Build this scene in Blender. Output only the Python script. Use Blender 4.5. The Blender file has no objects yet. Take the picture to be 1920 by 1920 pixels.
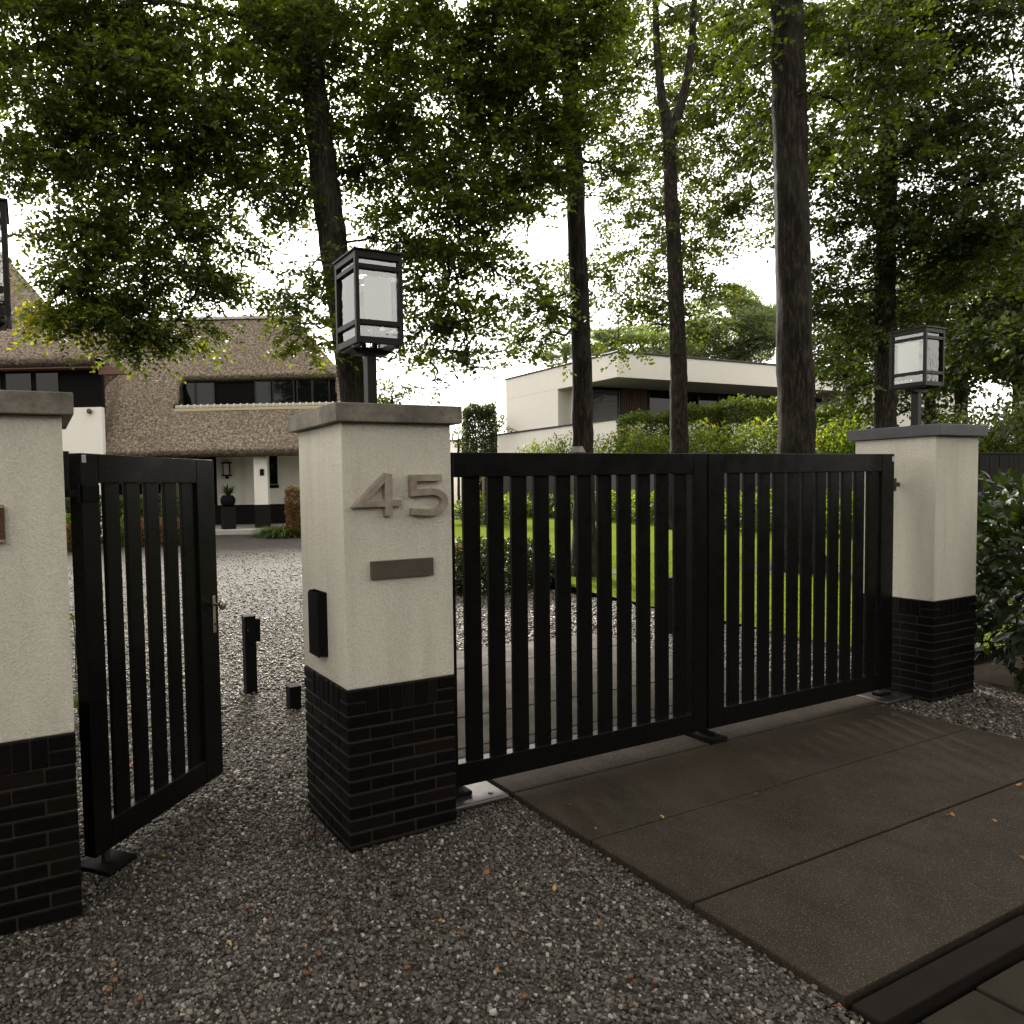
import bpy, bmesh, math, random
import numpy as np
from mathutils import Vector, Matrix
random.seed(7); RNG = np.random.default_rng(7)
SC = bpy.context.scene
COL = SC.collection

# ------------------------------------------------------------------ camera
CAM = np.array([-1.196, -2.819, 1.559]); F = 1347.843; PPX, PPY = 700.98, 983.32
_pi, _ro, _ya = 0.0483, -0.0215, 0.4444
FW = np.array([math.sin(_ya)*math.cos(_pi), math.cos(_ya)*math.cos(_pi), -math.sin(_pi)])
_r = np.array([math.cos(_ya), -math.sin(_ya), 0.0]); _u = np.cross(_r, FW)
RT = math.cos(_ro)*_r + math.sin(_ro)*_u; UP = -math.sin(_ro)*_r + math.cos(_ro)*_u
cd = bpy.data.cameras.new('camera'); cam = bpy.data.objects.new('camera', cd); COL.objects.link(cam)
cam.matrix_world = Matrix(((RT[0], UP[0], -FW[0], CAM[0]), (RT[1], UP[1], -FW[1], CAM[1]), (RT[2], UP[2], -FW[2], CAM[2]), (0, 0, 0, 1)))
cd.sensor_width = 36; cd.lens = 36*F/1920; cd.shift_x = (960-PPX)/1920; cd.shift_y = (PPY-960)/1920
cd.clip_start = .05; cd.clip_end = 2000
SC.camera = cam
# ------------------------------------------------------------------ world, sun, exposure
SUN_AZ, SUN_EL = 0.36, math.radians(33)      # azimuth measured from +Y towards +X
w = bpy.data.worlds.new('World'); SC.world = w; w.use_nodes = True
wn = w.node_tree.nodes; wl = w.node_tree.links; wn.clear()
sky = wn.new('ShaderNodeTexSky'); sky.sky_type = 'NISHITA'; sky.sun_disc = False
sky.sun_elevation = SUN_EL; sky.sun_rotation = SUN_AZ; sky.air_density = 1.0; sky.dust_density = 6.0; sky.ozone_density = 1.0
hs = wn.new('ShaderNodeHueSaturation'); hs.inputs['Saturation'].default_value = .22
bg = wn.new('ShaderNodeBackground'); bg.inputs['Strength'].default_value = .12
wo = wn.new('ShaderNodeOutputWorld')
mxs = wn.new('ShaderNodeMix'); mxs.data_type = 'RGBA'; mxs.inputs[0].default_value = .78; mxs.inputs[7].default_value = (3.2, 3.03, 2.78, 1)   # even white cloud veil over the clear sky
wl.new(sky.outputs[0], hs.inputs['Color']); wl.new(hs.outputs[0], mxs.inputs[6]); wl.new(mxs.outputs[2], bg.inputs['Color']); wl.new(bg.outputs[0], wo.inputs['Surface'])
sd = bpy.data.lights.new('sun', 'SUN'); sun = bpy.data.objects.new('sun', sd); COL.objects.link(sun)
sd.energy = 2.0; sd.angle = math.radians(11); sd.color = (1, .93, .82)
_to = Vector((math.sin(SUN_AZ)*math.cos(SUN_EL), math.cos(SUN_AZ)*math.cos(SUN_EL), math.sin(SUN_EL)))
sun.rotation_euler = _to.to_track_quat('Z', 'Y').to_euler(); sun.location = _to*60
SC.view_settings.view_transform = 'Standard'; SC.view_settings.look = 'None'
SC.view_settings.exposure = 2.45; SC.view_settings.gamma = 1.0; SC.view_settings.use_curve_mapping = False
SC.render.engine = 'CYCLES'
SC.cycles.max_bounces = 8; SC.cycles.transparent_max_bounces = 16; SC.cycles.use_denoising = True

def ray(u, v): return FW + (u-PPX)/F*RT - (v-PPY)/F*UP
def P(u, v, d): return CAM + ray(u, v)*d                       # point at camera depth d
def G(u, v, z=0.):
    q = ray(u, v); return CAM + q*((z-CAM[2])/q[2])
def onX(u, v, X):
    q = ray(u, v); return CAM + q*((X-CAM[0])/q[0])
def onY(u, v, Y):
    q = ray(u, v); return CAM + q*((Y-CAM[1])/q[1])
RH = np.array([_r[0], _r[1], 0]); FH = np.array([math.sin(_ya), math.cos(_ya), 0.0]); ZZ = np.array([0, 0, 1.0])

# ------------------------------------------------------------------ helpers: materials
class NT:
    def __init__(s, name):
        s.m = bpy.data.materials.new(name); s.m.use_nodes = True; s.t = s.m.node_tree; s.t.nodes.clear()
        s.out = s.n('ShaderNodeOutputMaterial')
    def n(s, t, **k):
        o = s.t.nodes.new(t)
        for a, b in k.items():
            if a.startswith('_'): setattr(o, a[1:], b)
            else:
                key = a.replace('__', ' ')
                o.inputs[key].default_value = b
        return o
    def l(s, a, b): s.t.links.new(a, b)
    def coord(s, kind='Object', scale=(1, 1, 1)):
        c = s.n('ShaderNodeTexCoord'); m = s.n('ShaderNodeMapping'); m.inputs['Scale'].default_value = scale
        s.l(c.outputs[kind], m.inputs['Vector']); return m.outputs[0]
    def pos(s, scale=(1, 1, 1)):
        c = s.n('ShaderNodeNewGeometry'); m = s.n('ShaderNodeMapping'); m.inputs['Scale'].default_value = scale
        s.l(c.outputs['Position'], m.inputs['Vector']); return m.outputs[0]
    def noise(s, vec, scale, detail=4, rough=.55):
        t = s.n('ShaderNodeTexNoise'); t.inputs['Scale'].default_value = scale; t.inputs['Detail'].default_value = detail; t.inputs['Roughness'].default_value = rough
        s.l(vec, t.inputs['Vector']); return t.outputs['Fac']
    def ramp(s, fac, stops):
        r = s.n('ShaderNodeValToRGB'); e = r.color_ramp.elements
        while len(e) < len(stops): e.new(.5)
        for i, (p, c) in enumerate(stops):
            e[i].position = p; e[i].color = (*c, 1) if len(c) == 3 else c
        s.l(fac, r.inputs[0]); return r.outputs[0]
    def mix(s, fac, a, b, mode='MIX'):
        m = s.n('ShaderNodeMix'); m.data_type = 'RGBA'; m.blend_type = mode
        for inp, v in ((m.inputs[0], fac), (m.inputs[6], a), (m.inputs[7], b)):
            if hasattr(v, 'node'): s.l(v, inp)
            elif isinstance(v, (int, float)): inp.default_value = v
            else: inp.default_value = (*v, 1)
        return m.outputs[2]
    def bump(s, h, strength=.3, dist=.01, normal=None):
        b = s.n('ShaderNodeBump'); b.inputs['Strength'].default_value = strength; b.inputs['Distance'].default_value = dist
        s.l(h, b.inputs['Height'])
        if normal is not None: s.l(normal, b.inputs['Normal'])
        return b.outputs[0]
    def pbr(s, col, rough=.6, metal=0., normal=None, spec=.5):
        b = s.n('ShaderNodeBsdfPrincipled')
        for inp, v in (('Base Color', col), ('Roughness', rough), ('Metallic', metal), ('Specular IOR Level', spec)):
            if hasattr(v, 'node'): s.l(v, b.inputs[inp])
            elif isinstance(v, (int, float)): b.inputs[inp].default_value = v
            else: b.inputs[inp].default_value = (*v, 1)
        if normal is not None: s.l(normal, b.inputs['Normal'])
        return b.outputs[0]
    def done(s, surf): s.l(surf, s.out.inputs['Surface']); return s.m

def flat(name, col, rough=.5, metal=0., spec=.5, var=.15, scale=8., bump=0., bscale=60.):
    t = NT(name); v = t.pos()
    c = t.mix(t.noise(v, scale), tuple(x*(1-var) for x in col), tuple(min(1, x*(1+var)) for x in col))
    nm = t.bump(t.noise(v, bscale), bump, .004) if bump else None
    return t.done(t.pbr(c, rough, metal, nm, spec))

MT = {}
def plaster(name, col, stain, streak=.5):
    t = NT(name); v = t.pos()
    big = t.noise(t.pos((3, 3, .7)), 1.6, 5)
    fine = t.noise(v, 120, 3, .75); gr = t.noise(v, 330, 2, .6)
    c = t.mix(t.ramp(big, [(.35, (0, 0, 0)), (.75, (1, 1, 1))]), tuple(x*stain for x in col), col)
    stk = t.noise(t.pos((5, 5, .5)), 1.6, 6, .6)
    c = t.mix(t.ramp(stk, [(.50, (0, 0, 0)), (.80, (streak,)*3)]), c, tuple(x*.66*k for x, k in zip(col, (1, .97, .88))))
    c = t.mix(t.ramp(fine, [(.3, (0, 0, 0)), (.7, (1, 1, 1))]), t.mix(1., c, (.78, .78, .755), 'MULTIPLY'), c)
    b1 = t.bump(fine, .9, .008); b2 = t.bump(gr, .5, .003, b1)
    return t.done(t.pbr(c, .9, 0, b2, .2))
MT['plaster'] = plaster('rough_white_plaster', (.80, .755, .645), .88)
MT['render'] = plaster('house_white_render', (.86, .82, .75), .97, .1)

t = NT('black_glazed_brick'); v = t.pos()
oi = t.n('ShaderNodeObjectInfo')
c = t.ramp(oi.outputs['Random'], [(0, (.0022, .0018, .0016)), (.6, (.004, .003, .0024)), (.9, (.007, .0045, .0033)), (1, (.010, .006, .004))])
c = t.mix(t.ramp(t.noise(v, 45), [(.45, (0, 0, 0)), (.8, (.5, .5, .5))]), c, (.009, .0065, .005))
MT['brick'] = t.done(t.pbr(c, t.ramp(t.noise(v, 30), [(.2, (.35,)*3), (.8, (.65,)*3)]), 0, t.bump(t.noise(v, 90), .5, .004), .1))
MT['mortar'] = flat('grey_brown_mortar', (.024, .019, .014), .95, var=.4, scale=40, bump=.5, bscale=250)

t = NT('weathered_bluestone'); v = t.pos()
c = t.ramp(t.noise(v, 5, 6, .65), [(.3, (.085, .074, .058)), (.5, (.16, .142, .112)), (.72, (.30, .27, .215))])
c = t.mix(t.ramp(t.noise(v, 70, 3), [(.5, (0, 0, 0)), (.75, (.5, .5, .5))]), c, (.06, .055, .045))
MT['bluestone'] = t.done(t.pbr(c, .75, 0, t.bump(t.noise(v, 120, 3), .35, .004), .35))
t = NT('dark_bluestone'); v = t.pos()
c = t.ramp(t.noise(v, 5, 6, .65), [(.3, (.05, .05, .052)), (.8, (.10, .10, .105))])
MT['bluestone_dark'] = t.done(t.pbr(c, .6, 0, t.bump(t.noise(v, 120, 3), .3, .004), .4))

t = NT('black_satin_paint'); v = t.pos()
c = t.mix(t.noise(v, 3), (.004, .0038, .0034), (.007, .0065, .006))
MT['gate'] = t.done(t.pbr(c, t.ramp(t.noise(v, 9, 5), [(.3, (.22,)*3), (.7, (.36,)*3)]), 0, t.bump(t.noise(t.pos((60, 60, 4)), 4, 3), .05, .002), .12))
MT['lantern'] = flat('bronze_black_metal', (.011, .008, .007), .42, .0, .2, var=.3, scale=20, bump=.15, bscale=200)
MT['black'] = flat('black_plastic', (.004, .004, .004), .75, 0, .1, var=.2)
MT['steel'] = flat('worn_steel', (.10, .092, .085), .42, .85, var=.35, scale=25, bump=.1)
MT['nickel'] = flat('brushed_nickel', (.45, .43, .38), .28, .9, var=.15)
t = NT('weathered_bronze'); v = t.pos()
c = t.ramp(t.noise(v, 14, 5, .6), [(.25, (.20, .165, .12)), (.5, (.32, .27, .205)), (.75, (.44, .385, .30))])
MT['bronze'] = t.done(t.pbr(c, t.ramp(t.noise(v, 30), [(.3, (.38,)*3), (.7, (.55,)*3)]), .35, t.bump(t.noise(t.pos((8, 8, 90)), 4), .15, .002), .4))
t = NT('brown_anodised_plate'); v = t.pos()
c = t.ramp(t.noise(v, 20, 4), [(.3, (.085, .066, .049)), (.75, (.125, .10, .076))])
MT['plate'] = t.done(t.pbr(c, .42, .3, None, .4))
t = NT('brown_wood_plaque'); v = t.pos((1, 1, 12))
MT['woodplaque'] = t.done(t.pbr(t.ramp(t.noise(v, 14, 4), [(.3, (.05, .02, .01)), (.7, (.11, .045, .022))]), .5, 0, None, .4))
MT['digit_edge'] = MT['bronze']

def thin_glass(name, tint, refl, wav=0.):
    t = NT(name)
    tr = t.n('ShaderNodeBsdfTransparent'); tr.inputs[0].default_value = (*tint, 1)
    gl = t.n('ShaderNodeBsdfGlossy'); gl.inputs['Roughness'].default_value = .02
    if wav:
        b = t.bump(t.noise(t.pos(), 22, 2), wav, .01); t.l(b, gl.inputs['Normal'])
    fr = t.n('ShaderNodeFresnel'); fr.inputs['IOR'].default_value = 1.5
    ma = t.n('ShaderNodeMath'); ma.operation = 'MULTIPLY_ADD'; t.l(fr.outputs[0], ma.inputs[0]); ma.inputs[1].default_value = 1.; ma.inputs[2].default_value = refl
    mx = t.n('ShaderNodeMixShader'); t.l(ma.outputs[0], mx.inputs[0]); t.l(tr.outputs[0], mx.inputs[1]); t.l(gl.outputs[0], mx.inputs[2])
    return t.done(mx.outputs[0])
MT['glass'] = thin_glass('old_rolled_glass', (.96, .98, .97), .11, .16)
t = NT('frosted_glass')
a = t.n('ShaderNodeBsdfTranslucent'); a.inputs[0].default_value = (.95, .94, .90, 1)
b = t.n('ShaderNodeBsdfPrincipled'); b.inputs['Base Color'].default_value = (.90, .88, .82, 1); b.inputs['Roughness'].default_value = .35
mx = t.n('ShaderNodeMixShader'); mx.inputs[0].default_value = .55; t.l(a.outputs[0], mx.inputs[1]); t.l(b.outputs[0], mx.inputs[2])
MT['frosted'] = t.done(mx.outputs[0])
t = NT('amber_bulb_glass')
a = t.n('ShaderNodeBsdfTranslucent'); a.inputs[0].default_value = (.9, .62, .3, 1)
b = t.n('ShaderNodeBsdfPrincipled'); b.inputs['Base Color'].default_value = (.8, .5, .2, 1); b.inputs['Roughness'].default_value = .1
mx = t.n('ShaderNodeMixShader'); mx.inputs[0].default_value = .4; t.l(a.outputs[0], mx.inputs[1]); t.l(b.outputs[0], mx.inputs[2])
MT['bulb'] = t.done(mx.outputs[0])
t = NT('dark_window_glass'); nz = t.bump(t.noise(t.pos(), .8, 1), .02, .05)
MT['window'] = t.done(t.pbr((.004, .005, .004), .03, 0, nz, .3))

t = NT('brown_grey_concrete'); v = t.pos()
c = t.ramp(t.noise(v, 1.7, 6, .62), [(.28, (.018, .0135, .0085)), (.5, (.028, .0215, .0145)), (.75, (.042, .033, .0225))])
c = t.mix(t.ramp(t.noise(t.pos((1, .6, 1)), 2.3, 6, .7), [(.5, (0, 0, 0)), (.75, (.5, .5, .5))]), c, (.025, .023, .013))
c = t.mix(t.ramp(t.noise(v, 190, 2), [(.60, (0, 0, 0)), (.70, (1, 1, 1))]), c, (.15, .13, .10))
c = t.mix(t.ramp(t.noise(v, 120, 2), [(.3, (.7, .7, .7)), (.42, (0, 0, 0))]), c, (.028, .023, .018))
rs = t.n('ShaderNodeMapping'); rs.inputs['Rotation'].default_value = (0, 0, .5); rs.inputs['Scale'].default_value = (7, 1.1, 1); t.l(v, rs.inputs['Vector'])
c = t.mix(t.ramp(t.noise(rs.outputs[0], 1.3, 5, .6), [(.56, (0, 0, 0)), (.74, (.45, .45, .45))]), c, (.016, .0125, .0085))
c = t.mix(t.ramp(t.noise(v, 7, 3, .6), [(.70, (0, 0, 0)), (.80, (.6, .6, .6))]), c, (.06, .032, .014))
MT['slab'] = t.done(t.pbr(c, t.ramp(t.noise(v, 4), [(.3, (.6,)*3), (.7, (.8,)*3)]), 0, t.bump(t.noise(v, 220, 3), .35, .003), .08))
MT['slab_side'] = MT['slab']
MT['beam'] = flat('dark_brown_kerb', (.012, .0085, .0065), .9, 0, .1, var=.45, scale=9, bump=.5, bscale=90)
MT['tile'] = flat('mossy_concrete_tile', (.026, .022, .015), .95, 0, .1, var=.5, scale=6, bump=.6, bscale=120)

t = NT('gravel_bed'); v = t.pos()
vo = t.n('ShaderNodeTexVoronoi'); vo.inputs['Scale'].default_value = 48; t.l(v, vo.inputs['Vector'])
sp = t.n('ShaderNodeSeparateColor'); t.l(vo.outputs['Color'], sp.inputs[0])
c = t.ramp(sp.outputs[0], [(0, (.040, .035, .029)), (.5, (.08, .072, .062)), (1, (.15, .137, .12))])
dk = t.ramp(vo.outputs['Distance'], [(.35, (1, 1, 1)), (.75, (.35, .33, .3))])
c = t.mix(1., c, dk, 'MULTIPLY')
c = t.mix(t.ramp(t.noise(v, .9, 4), [(.35, (.5, .5, .5)), (.7, (0, 0, 0))]), c, (.06, .052, .042))
c = t.mix(t.ramp(t.noise(v, 9, 4, .8), [(.38, (.75, .75, .75)), (.6, (0, 0, 0))]), c, t.mix(1., c, (.42, .41, .40), 'MULTIPLY'))
c = t.mix(t.ramp(t.noise(v, 16, 2, .8), [(.60, (0, 0, 0)), (.68, (.7, .7, .7))]), c, (.22, .215, .21))  # pale specks painted in as glints of the far stones
iv = t.n('ShaderNodeMath'); iv.operation = 'SUBTRACT'; iv.inputs[0].default_value = 1.; t.l(vo.outputs['Distance'], iv.inputs[1])
MT['gravel_bed'] = t.done(t.pbr(c, .75, 0, t.bump(iv.outputs[0], 1., .02), .12))
t = NT('grey_gravel_stone')
at = t.n('ShaderNodeAttribute'); at.attribute_name = 'tint'
c = t.ramp(at.outputs['Fac'], [(0, (.026, .021, .016)), (.35, (.076, .065, .052)), (.7, (.150, .131, .107)), (.93, (.29, .265, .23)), (.965, (.20, .12, .06)), (1, (.40, .375, .33))])
c = t.mix(t.noise(t.pos(), 160, 3), t.mix(1., c, (.7, .7, .7), 'MULTIPLY'), c)
MT['stone'] = t.done(t.pbr(c, .6, 0, t.bump(t.noise(t.pos(), 260, 2), .3, .002), .22))
MT['soil'] = flat('dark_leafy_soil', (.012, .009, .006), 1., 0, .03, var=.5, scale=5, bump=.8, bscale=40)
t = NT('mown_lawn'); v = t.pos()
c = t.ramp(t.noise(v, 28, 5, .7), [(.25, (.050, .073, .010)), (.55, (.094, .125, .018)), (.8, (.145, .172, .030))])
c = t.mix(t.ramp(t.noise(v, .35, 3), [(.35, (0, 0, 0)), (.7, (.6, .6, .6))]), c, (.11, .132, .022))
MT['lawn'] = t.done(t.pbr(c, 1., 0, t.bump(t.noise(v, 90, 3), .5, .02), .0))

def bark(name, a, b, lit):
    t = NT(name); v = t.coord('Object', (9, 9, 1.6))
    n1 = t.noise(v, 2.6, 6, .65); n2 = t.noise(t.pos((30, 30, 8)), 1.4, 5, .7)
    c = t.ramp(n1, [(.40, a), (.52, b), (.66, lit)])  # dark fissures and lit ridges are painted into this ramp
    c = t.mix(t.ramp(t.noise(t.pos(), 1.2, 4), [(.5, (0, 0, 0)), (.8, (.5, .5, .5))]), c, (.05, .055, .03))
    nb = t.bump(n1, 1., .09); nb = t.bump(n2, .8, .025, nb)
    return t.done(t.pbr(c, .9, 0, nb, .2))
MT['bark_beech'] = bark('smooth_grey_beech_bark', (.018, .014, .010), (.045, .036, .026), (.085, .072, .052))
MT['bark_oak'] = bark('furrowed_oak_bark', (.004, .003, .002), (.018, .0125, .008), (.055, .040, .027))
MT['bark_pine'] = bark('red_pine_bark', (.07, .035, .022), (.16, .085, .055), (.24, .14, .10))

def leafmat(name, stops, trans=.5, tsat=1.25):
    t = NT(name)
    at = t.n('ShaderNodeAttribute'); at.attribute_name = 'tint'
    c = t.ramp(at.outputs['Fac'], stops)
    b = t.pbr(c, .5, 0, None, .3)
    tr = t.n('ShaderNodeBsdfTranslucent')
    t.l(t.mix(1., c, (1.6*tsat, 1.9, .55), 'MULTIPLY'), tr.inputs[0])
    mx = t.n('ShaderNodeMixShader'); mx.inputs[0].default_value = trans; t.l(b, mx.inputs[1]); t.l(tr.outputs[0], mx.inputs[2])
    return t.done(mx.outputs[0])
MT['leaf_beech'] = leafmat('beech_leaves', [(0, (.019, .030, .006)), (.5, (.045, .066, .011)), (.85, (.088, .116, .016)), (1, (.17, .165, .02))])
MT['leaf_oak'] = leafmat('oak_leaves', [(0, (.018, .029, .006)), (.5, (.040, .056, .010)), (.85, (.076, .094, .014)), (1, (.13, .125, .02))])
MT['leaf_dark'] = leafmat('dark_background_leaves', [(0, (.016, .026, .007)), (.5, (.034, .050, .012)), (.9, (.065, .084, .018)), (1, (.11, .12, .025))], .35)
MT['leaf_bright'] = leafmat('bright_yellow_green_leaves', [(0, (.035, .062, .010)), (.5, (.075, .115, .016)), (.85, (.14, .175, .022)), (1, (.22, .20, .03))])
MT['leaf_hedge'] = leafmat('hornbeam_hedge_leaves', [(0, (.022, .040, .007)), (.5, (.048, .076, .012)), (.85, (.09, .125, .019)), (1, (.15, .16, .025))])
MT['leaf_box'] = leafmat('dark_box_leaves', [(0, (.012, .020, .005)), (.6, (.03, .045, .010)), (.9, (.06, .065, .015)), (1, (.10, .06, .02))], .25)
MT['leaf_rhodo'] = leafmat('glossy_rhododendron_leaves', [(0, (.007, .013, .004)), (.6, (.017, .030, .007)), (.92, (.036, .054, .010)), (1, (.11, .10, .018))], .25)
MT['leaf_brown'] = leafmat('bronze_hedge_leaves', [(0, (.05, .03, .010)), (.5, (.11, .055, .018)), (.85, (.17, .10, .03)), (1, (.25, .15, .05))], .4)
MT['leaf_pine'] = leafmat('pine_needles', [(0, (.06, .075, .04)), (.5, (.13, .16, .08)), (.85, (.20, .23, .12)), (1, (.25, .20, .11))], .35, 1.)
MT['grass'] = leafmat('grass_blades', [(0, (.03, .055, .007)), (.6, (.06, .095, .011)), (1, (.10, .14, .02))], .4)
MT['litter'] = leafmat('fallen_leaf', [(0, (.12, .045, .012)), (.5, (.30, .13, .03)), (1, (.42, .26, .06))], .25)
MT['acorn'] = flat('brown_acorn', (.10, .035, .014), .35, var=.4, scale=60)

t = NT('reed_thatch'); v = t.coord('Object', (1, 1, 1))
f1 = t.noise(t.coord('Object', (6, 3, 3)), 2.0, 5, .75); f2 = t.noise(v, 11, 3, .85); f3 = t.noise(v, .5, 3)
c = t.ramp(f2, [(.36, (.042, .032, .024)), (.47, (.15, .118, .088)), (.58, (.29, .24, .18)), (.7, (.46, .40, .31))])
c = t.mix(t.ramp(f1, [(.3, (.6, .6, .6)), (.6, (0, 0, 0))]), c, (.06, .045, .033))
c = t.mix(t.ramp(f3, [(.35, (0, 0, 0)), (.7, (.35, .35, .35))]), c, (.11, .085, .065))
MT['thatch'] = t.done(t.pbr(c, .95, 0, t.bump(f2, 1., .05), .1))
MT['ridge'] = flat('grey_ridge_tile', (.24, .24, .26), .6, var=.2, scale=4)
MT['ridge_mortar'] = flat('yellow_lichen_mortar', (.45, .38, .22), .9, var=.3, scale=20)
MT['darkwood'] = flat('black_stained_boards', (.004, .0032, .0027), .65, 0, .08, var=.35, scale=5)
MT['plinth'] = flat('black_brick_plinth', (.008, .007, .006), .7, 0, .15, var=.4, scale=12, bump=.3)
MT['brownwood'] = flat('brown_fascia_board', (.11, .05, .028), .6, var=.3, scale=6)
t = NT('cedar_cladding'); v = t.pos((14, 14, .6))
MT['cedar'] = t.done(t.pbr(t.ramp(t.noise(v, 3, 4), [(.3, (.055, .028, .016)), (.7, (.12, .062, .036))]), .6, 0, None, .3))
MT['frame'] = flat('anthracite_window_frame', (.018, .018, .019), .4, 0, .25, var=.1)
MT['blind'] = flat('grey_blind_slat', (.16, .15, .14), .5, .3, var=.1)
MT['boards'] = flat('dark_grey_fence_board', (.028, .026, .026), .8, var=.25, scale=3, bump=.2)
MT['plainwall'] = flat('grey_panel_wall', (.075, .07, .07), .85, var=.15, scale=2)
MT['wire'] = flat('dark_green_wire', (.02, .026, .02), .5, .2, var=.2)
MT['galv'] = flat('galvanised_wire', (.25, .25, .25), .45, .7, var=.2)
MT['step'] = flat('pale_stone_paving', (.42, .39, .36), .8, var=.15, scale=5)
MT['stake'] = flat('wooden_stake', (.19, .14, .08), .85, var=.3, scale=20)
MT['sticker'] = flat('white_sticker', (.6, .6, .6), .5, var=.05)

# ------------------------------------------------------------------ helpers: meshes and objects
def link(o, parent=None):
    COL.objects.link(o)
    if parent is not None: o.parent = parent
    return o
def mesh_obj(name, me, mat, parent=None, smooth=False):
    if mat is not None and len(me.materials) == 0: me.materials.append(MT[mat] if isinstance(mat, str) else mat)
    if smooth: me.polygons.foreach_set('use_smooth', np.ones(len(me.polygons), bool))
    return link(bpy.data.objects.new(name, me), parent)
def pydata(name, v, f, mat, parent=None, smooth=False):
    me = bpy.data.meshes.new(name); me.from_pydata([tuple(map(float, q)) for q in v], [], f); me.update()
    return mesh_obj(name, me, mat, parent, smooth)
def tag(o, label=None, cat=None, group=None, kind=None):
    if label: o['label'] = label
    if cat: o['category'] = cat
    if group: o['group'] = group
    if kind: o['kind'] = kind
    return o
def thing(name, label, cat, loc=(0, 0, 0), rz=0., group=None):
    o = bpy.data.objects.new(name, None); o.empty_display_size = .1; COL.objects.link(o)
    o.location = tuple(map(float, loc)); o.rotation_euler = (0, 0, rz)
    return tag(o, label, cat, group)
def cbox_mesh(sx, sy, sz, c=.003, name='box', seg=1):
    bm = bmesh.new(); bmesh.ops.create_cube(bm, size=1.)
    bmesh.ops.scale(bm, vec=(sx, sy, sz), verts=bm.verts)
    if c > 0: bmesh.ops.bevel(bm, geom=list(bm.edges), offset=min(c, .45*min(sx, sy, sz)), segments=seg, affect='EDGES', profile=.5)
    me = bpy.data.meshes.new(name); bm.to_mesh(me); bm.free(); return me
def box(name, x0, x1, y0, y1, z0, z1, mat, parent=None, c=.003, seg=1):
    me = cbox_mesh(abs(x1-x0), abs(y1-y0), abs(z1-z0), c, name, seg)
    o = mesh_obj(name, me, mat, parent); o.location = ((x0+x1)/2, (y0+y1)/2, (z0+z1)/2); return o
def cyl(name, x, y, z0, z1, r, mat, parent=None, seg=20, r2=None):
    a = np.linspace(0, 2*math.pi, seg, endpoint=False); r2 = r if r2 is None else r2
    v = [(x+r*math.cos(t), y+r*math.sin(t), z0) for t in a]+[(x+r2*math.cos(t), y+r2*math.sin(t), z1) for t in a]
    f = [(i, (i+1) % seg, seg+(i+1) % seg, seg+i) for i in range(seg)]+[tuple(range(seg))[::-1], tuple(range(seg, 2*seg))]
    return pydata(name, v, f, mat, parent)
def lathe(name, prof, mat, parent=None, seg=20, loc=(0, 0, 0)):
    a = np.linspace(0, 2*math.pi, seg, endpoint=False); v = []; f = []
    for r, z in prof: v += [(loc[0]+r*math.cos(t), loc[1]+r*math.sin(t), loc[2]+z) for t in a]
    for k in range(len(prof)-1):
        f += [(k*seg+i, k*seg+(i+1) % seg, (k+1)*seg+(i+1) % seg, (k+1)*seg+i) for i in range(seg)]
    f += [tuple(range(seg))[::-1], tuple(range((len(prof)-1)*seg, len(prof)*seg))]
    return pydata(name, v, f, mat, parent, True)
def tube_vf(pts, rad, seg=8, rough=0., rng=None, v0=0):
    pts = np.asarray(pts, float); n = len(pts); V = []; Fc = []
    ph = (rng.uniform(0, 6.28, 4) if rng is not None else np.zeros(4))
    for i in range(n):
        d = pts[min(i+1, n-1)]-pts[max(i-1, 0)]; d = d/(np.linalg.norm(d)+1e-9)
        a = np.cross(d, (0.13, 1, .07) if abs(d[1]) < .9 else (1, .1, 0)); a /= np.linalg.norm(a); b = np.cross(d, a)
        for k in range(seg):
            th = 2*math.pi*k/seg
            rr = rad[i]
            if rough: rr *= 1+rough*(math.sin(5*th+ph[0]+i*.21)*.5+math.sin(9*th+ph[1]-i*.33)*.35+math.sin(3*th+ph[2]+i*.6)*.4)
            V.append(pts[i]+rr*(math.cos(th)*a+math.sin(th)*b))
        if i:
            o = v0+(i-1)*seg
            Fc += [(o+k, o+(k+1) % seg, o+seg+(k+1) % seg, o+seg+k) for k in range(seg)]
    V.append(pts[-1]); e = v0+len(V)-1; o = v0+(n-1)*seg
    Fc += [(o+k, o+(k+1) % seg, e) for k in range(seg)]
    return V, Fc
def tri_mesh(name, V, T, mat, parent=None, tint=None, smooth=False):
    V = np.ascontiguousarray(V, np.float32); T = np.ascontiguousarray(T, np.int32)
    me = bpy.data.meshes.new(name); me.vertices.add(len(V)); me.vertices.foreach_set('co', V.ravel())
    me.loops.add(T.size); me.loops.foreach_set('vertex_index', T.ravel())
    me.polygons.add(len(T)); me.polygons.foreach_set('loop_start', np.arange(0, T.size, 3, dtype=np.int32))
    me.polygons.foreach_set('loop_total', np.full(len(T), 3, np.int32))
    me.update(calc_edges=True); me.validate()
    if tint is not None:
        a = me.attributes.new('tint', 'FLOAT', 'POINT'); a.data.foreach_set('value', np.ascontiguousarray(tint, np.float32))
    return mesh_obj(name, me, mat, parent, smooth)
def nrm(a): return a/(np.linalg.norm(a, axis=-1, keepdims=True)+1e-9)
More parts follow.
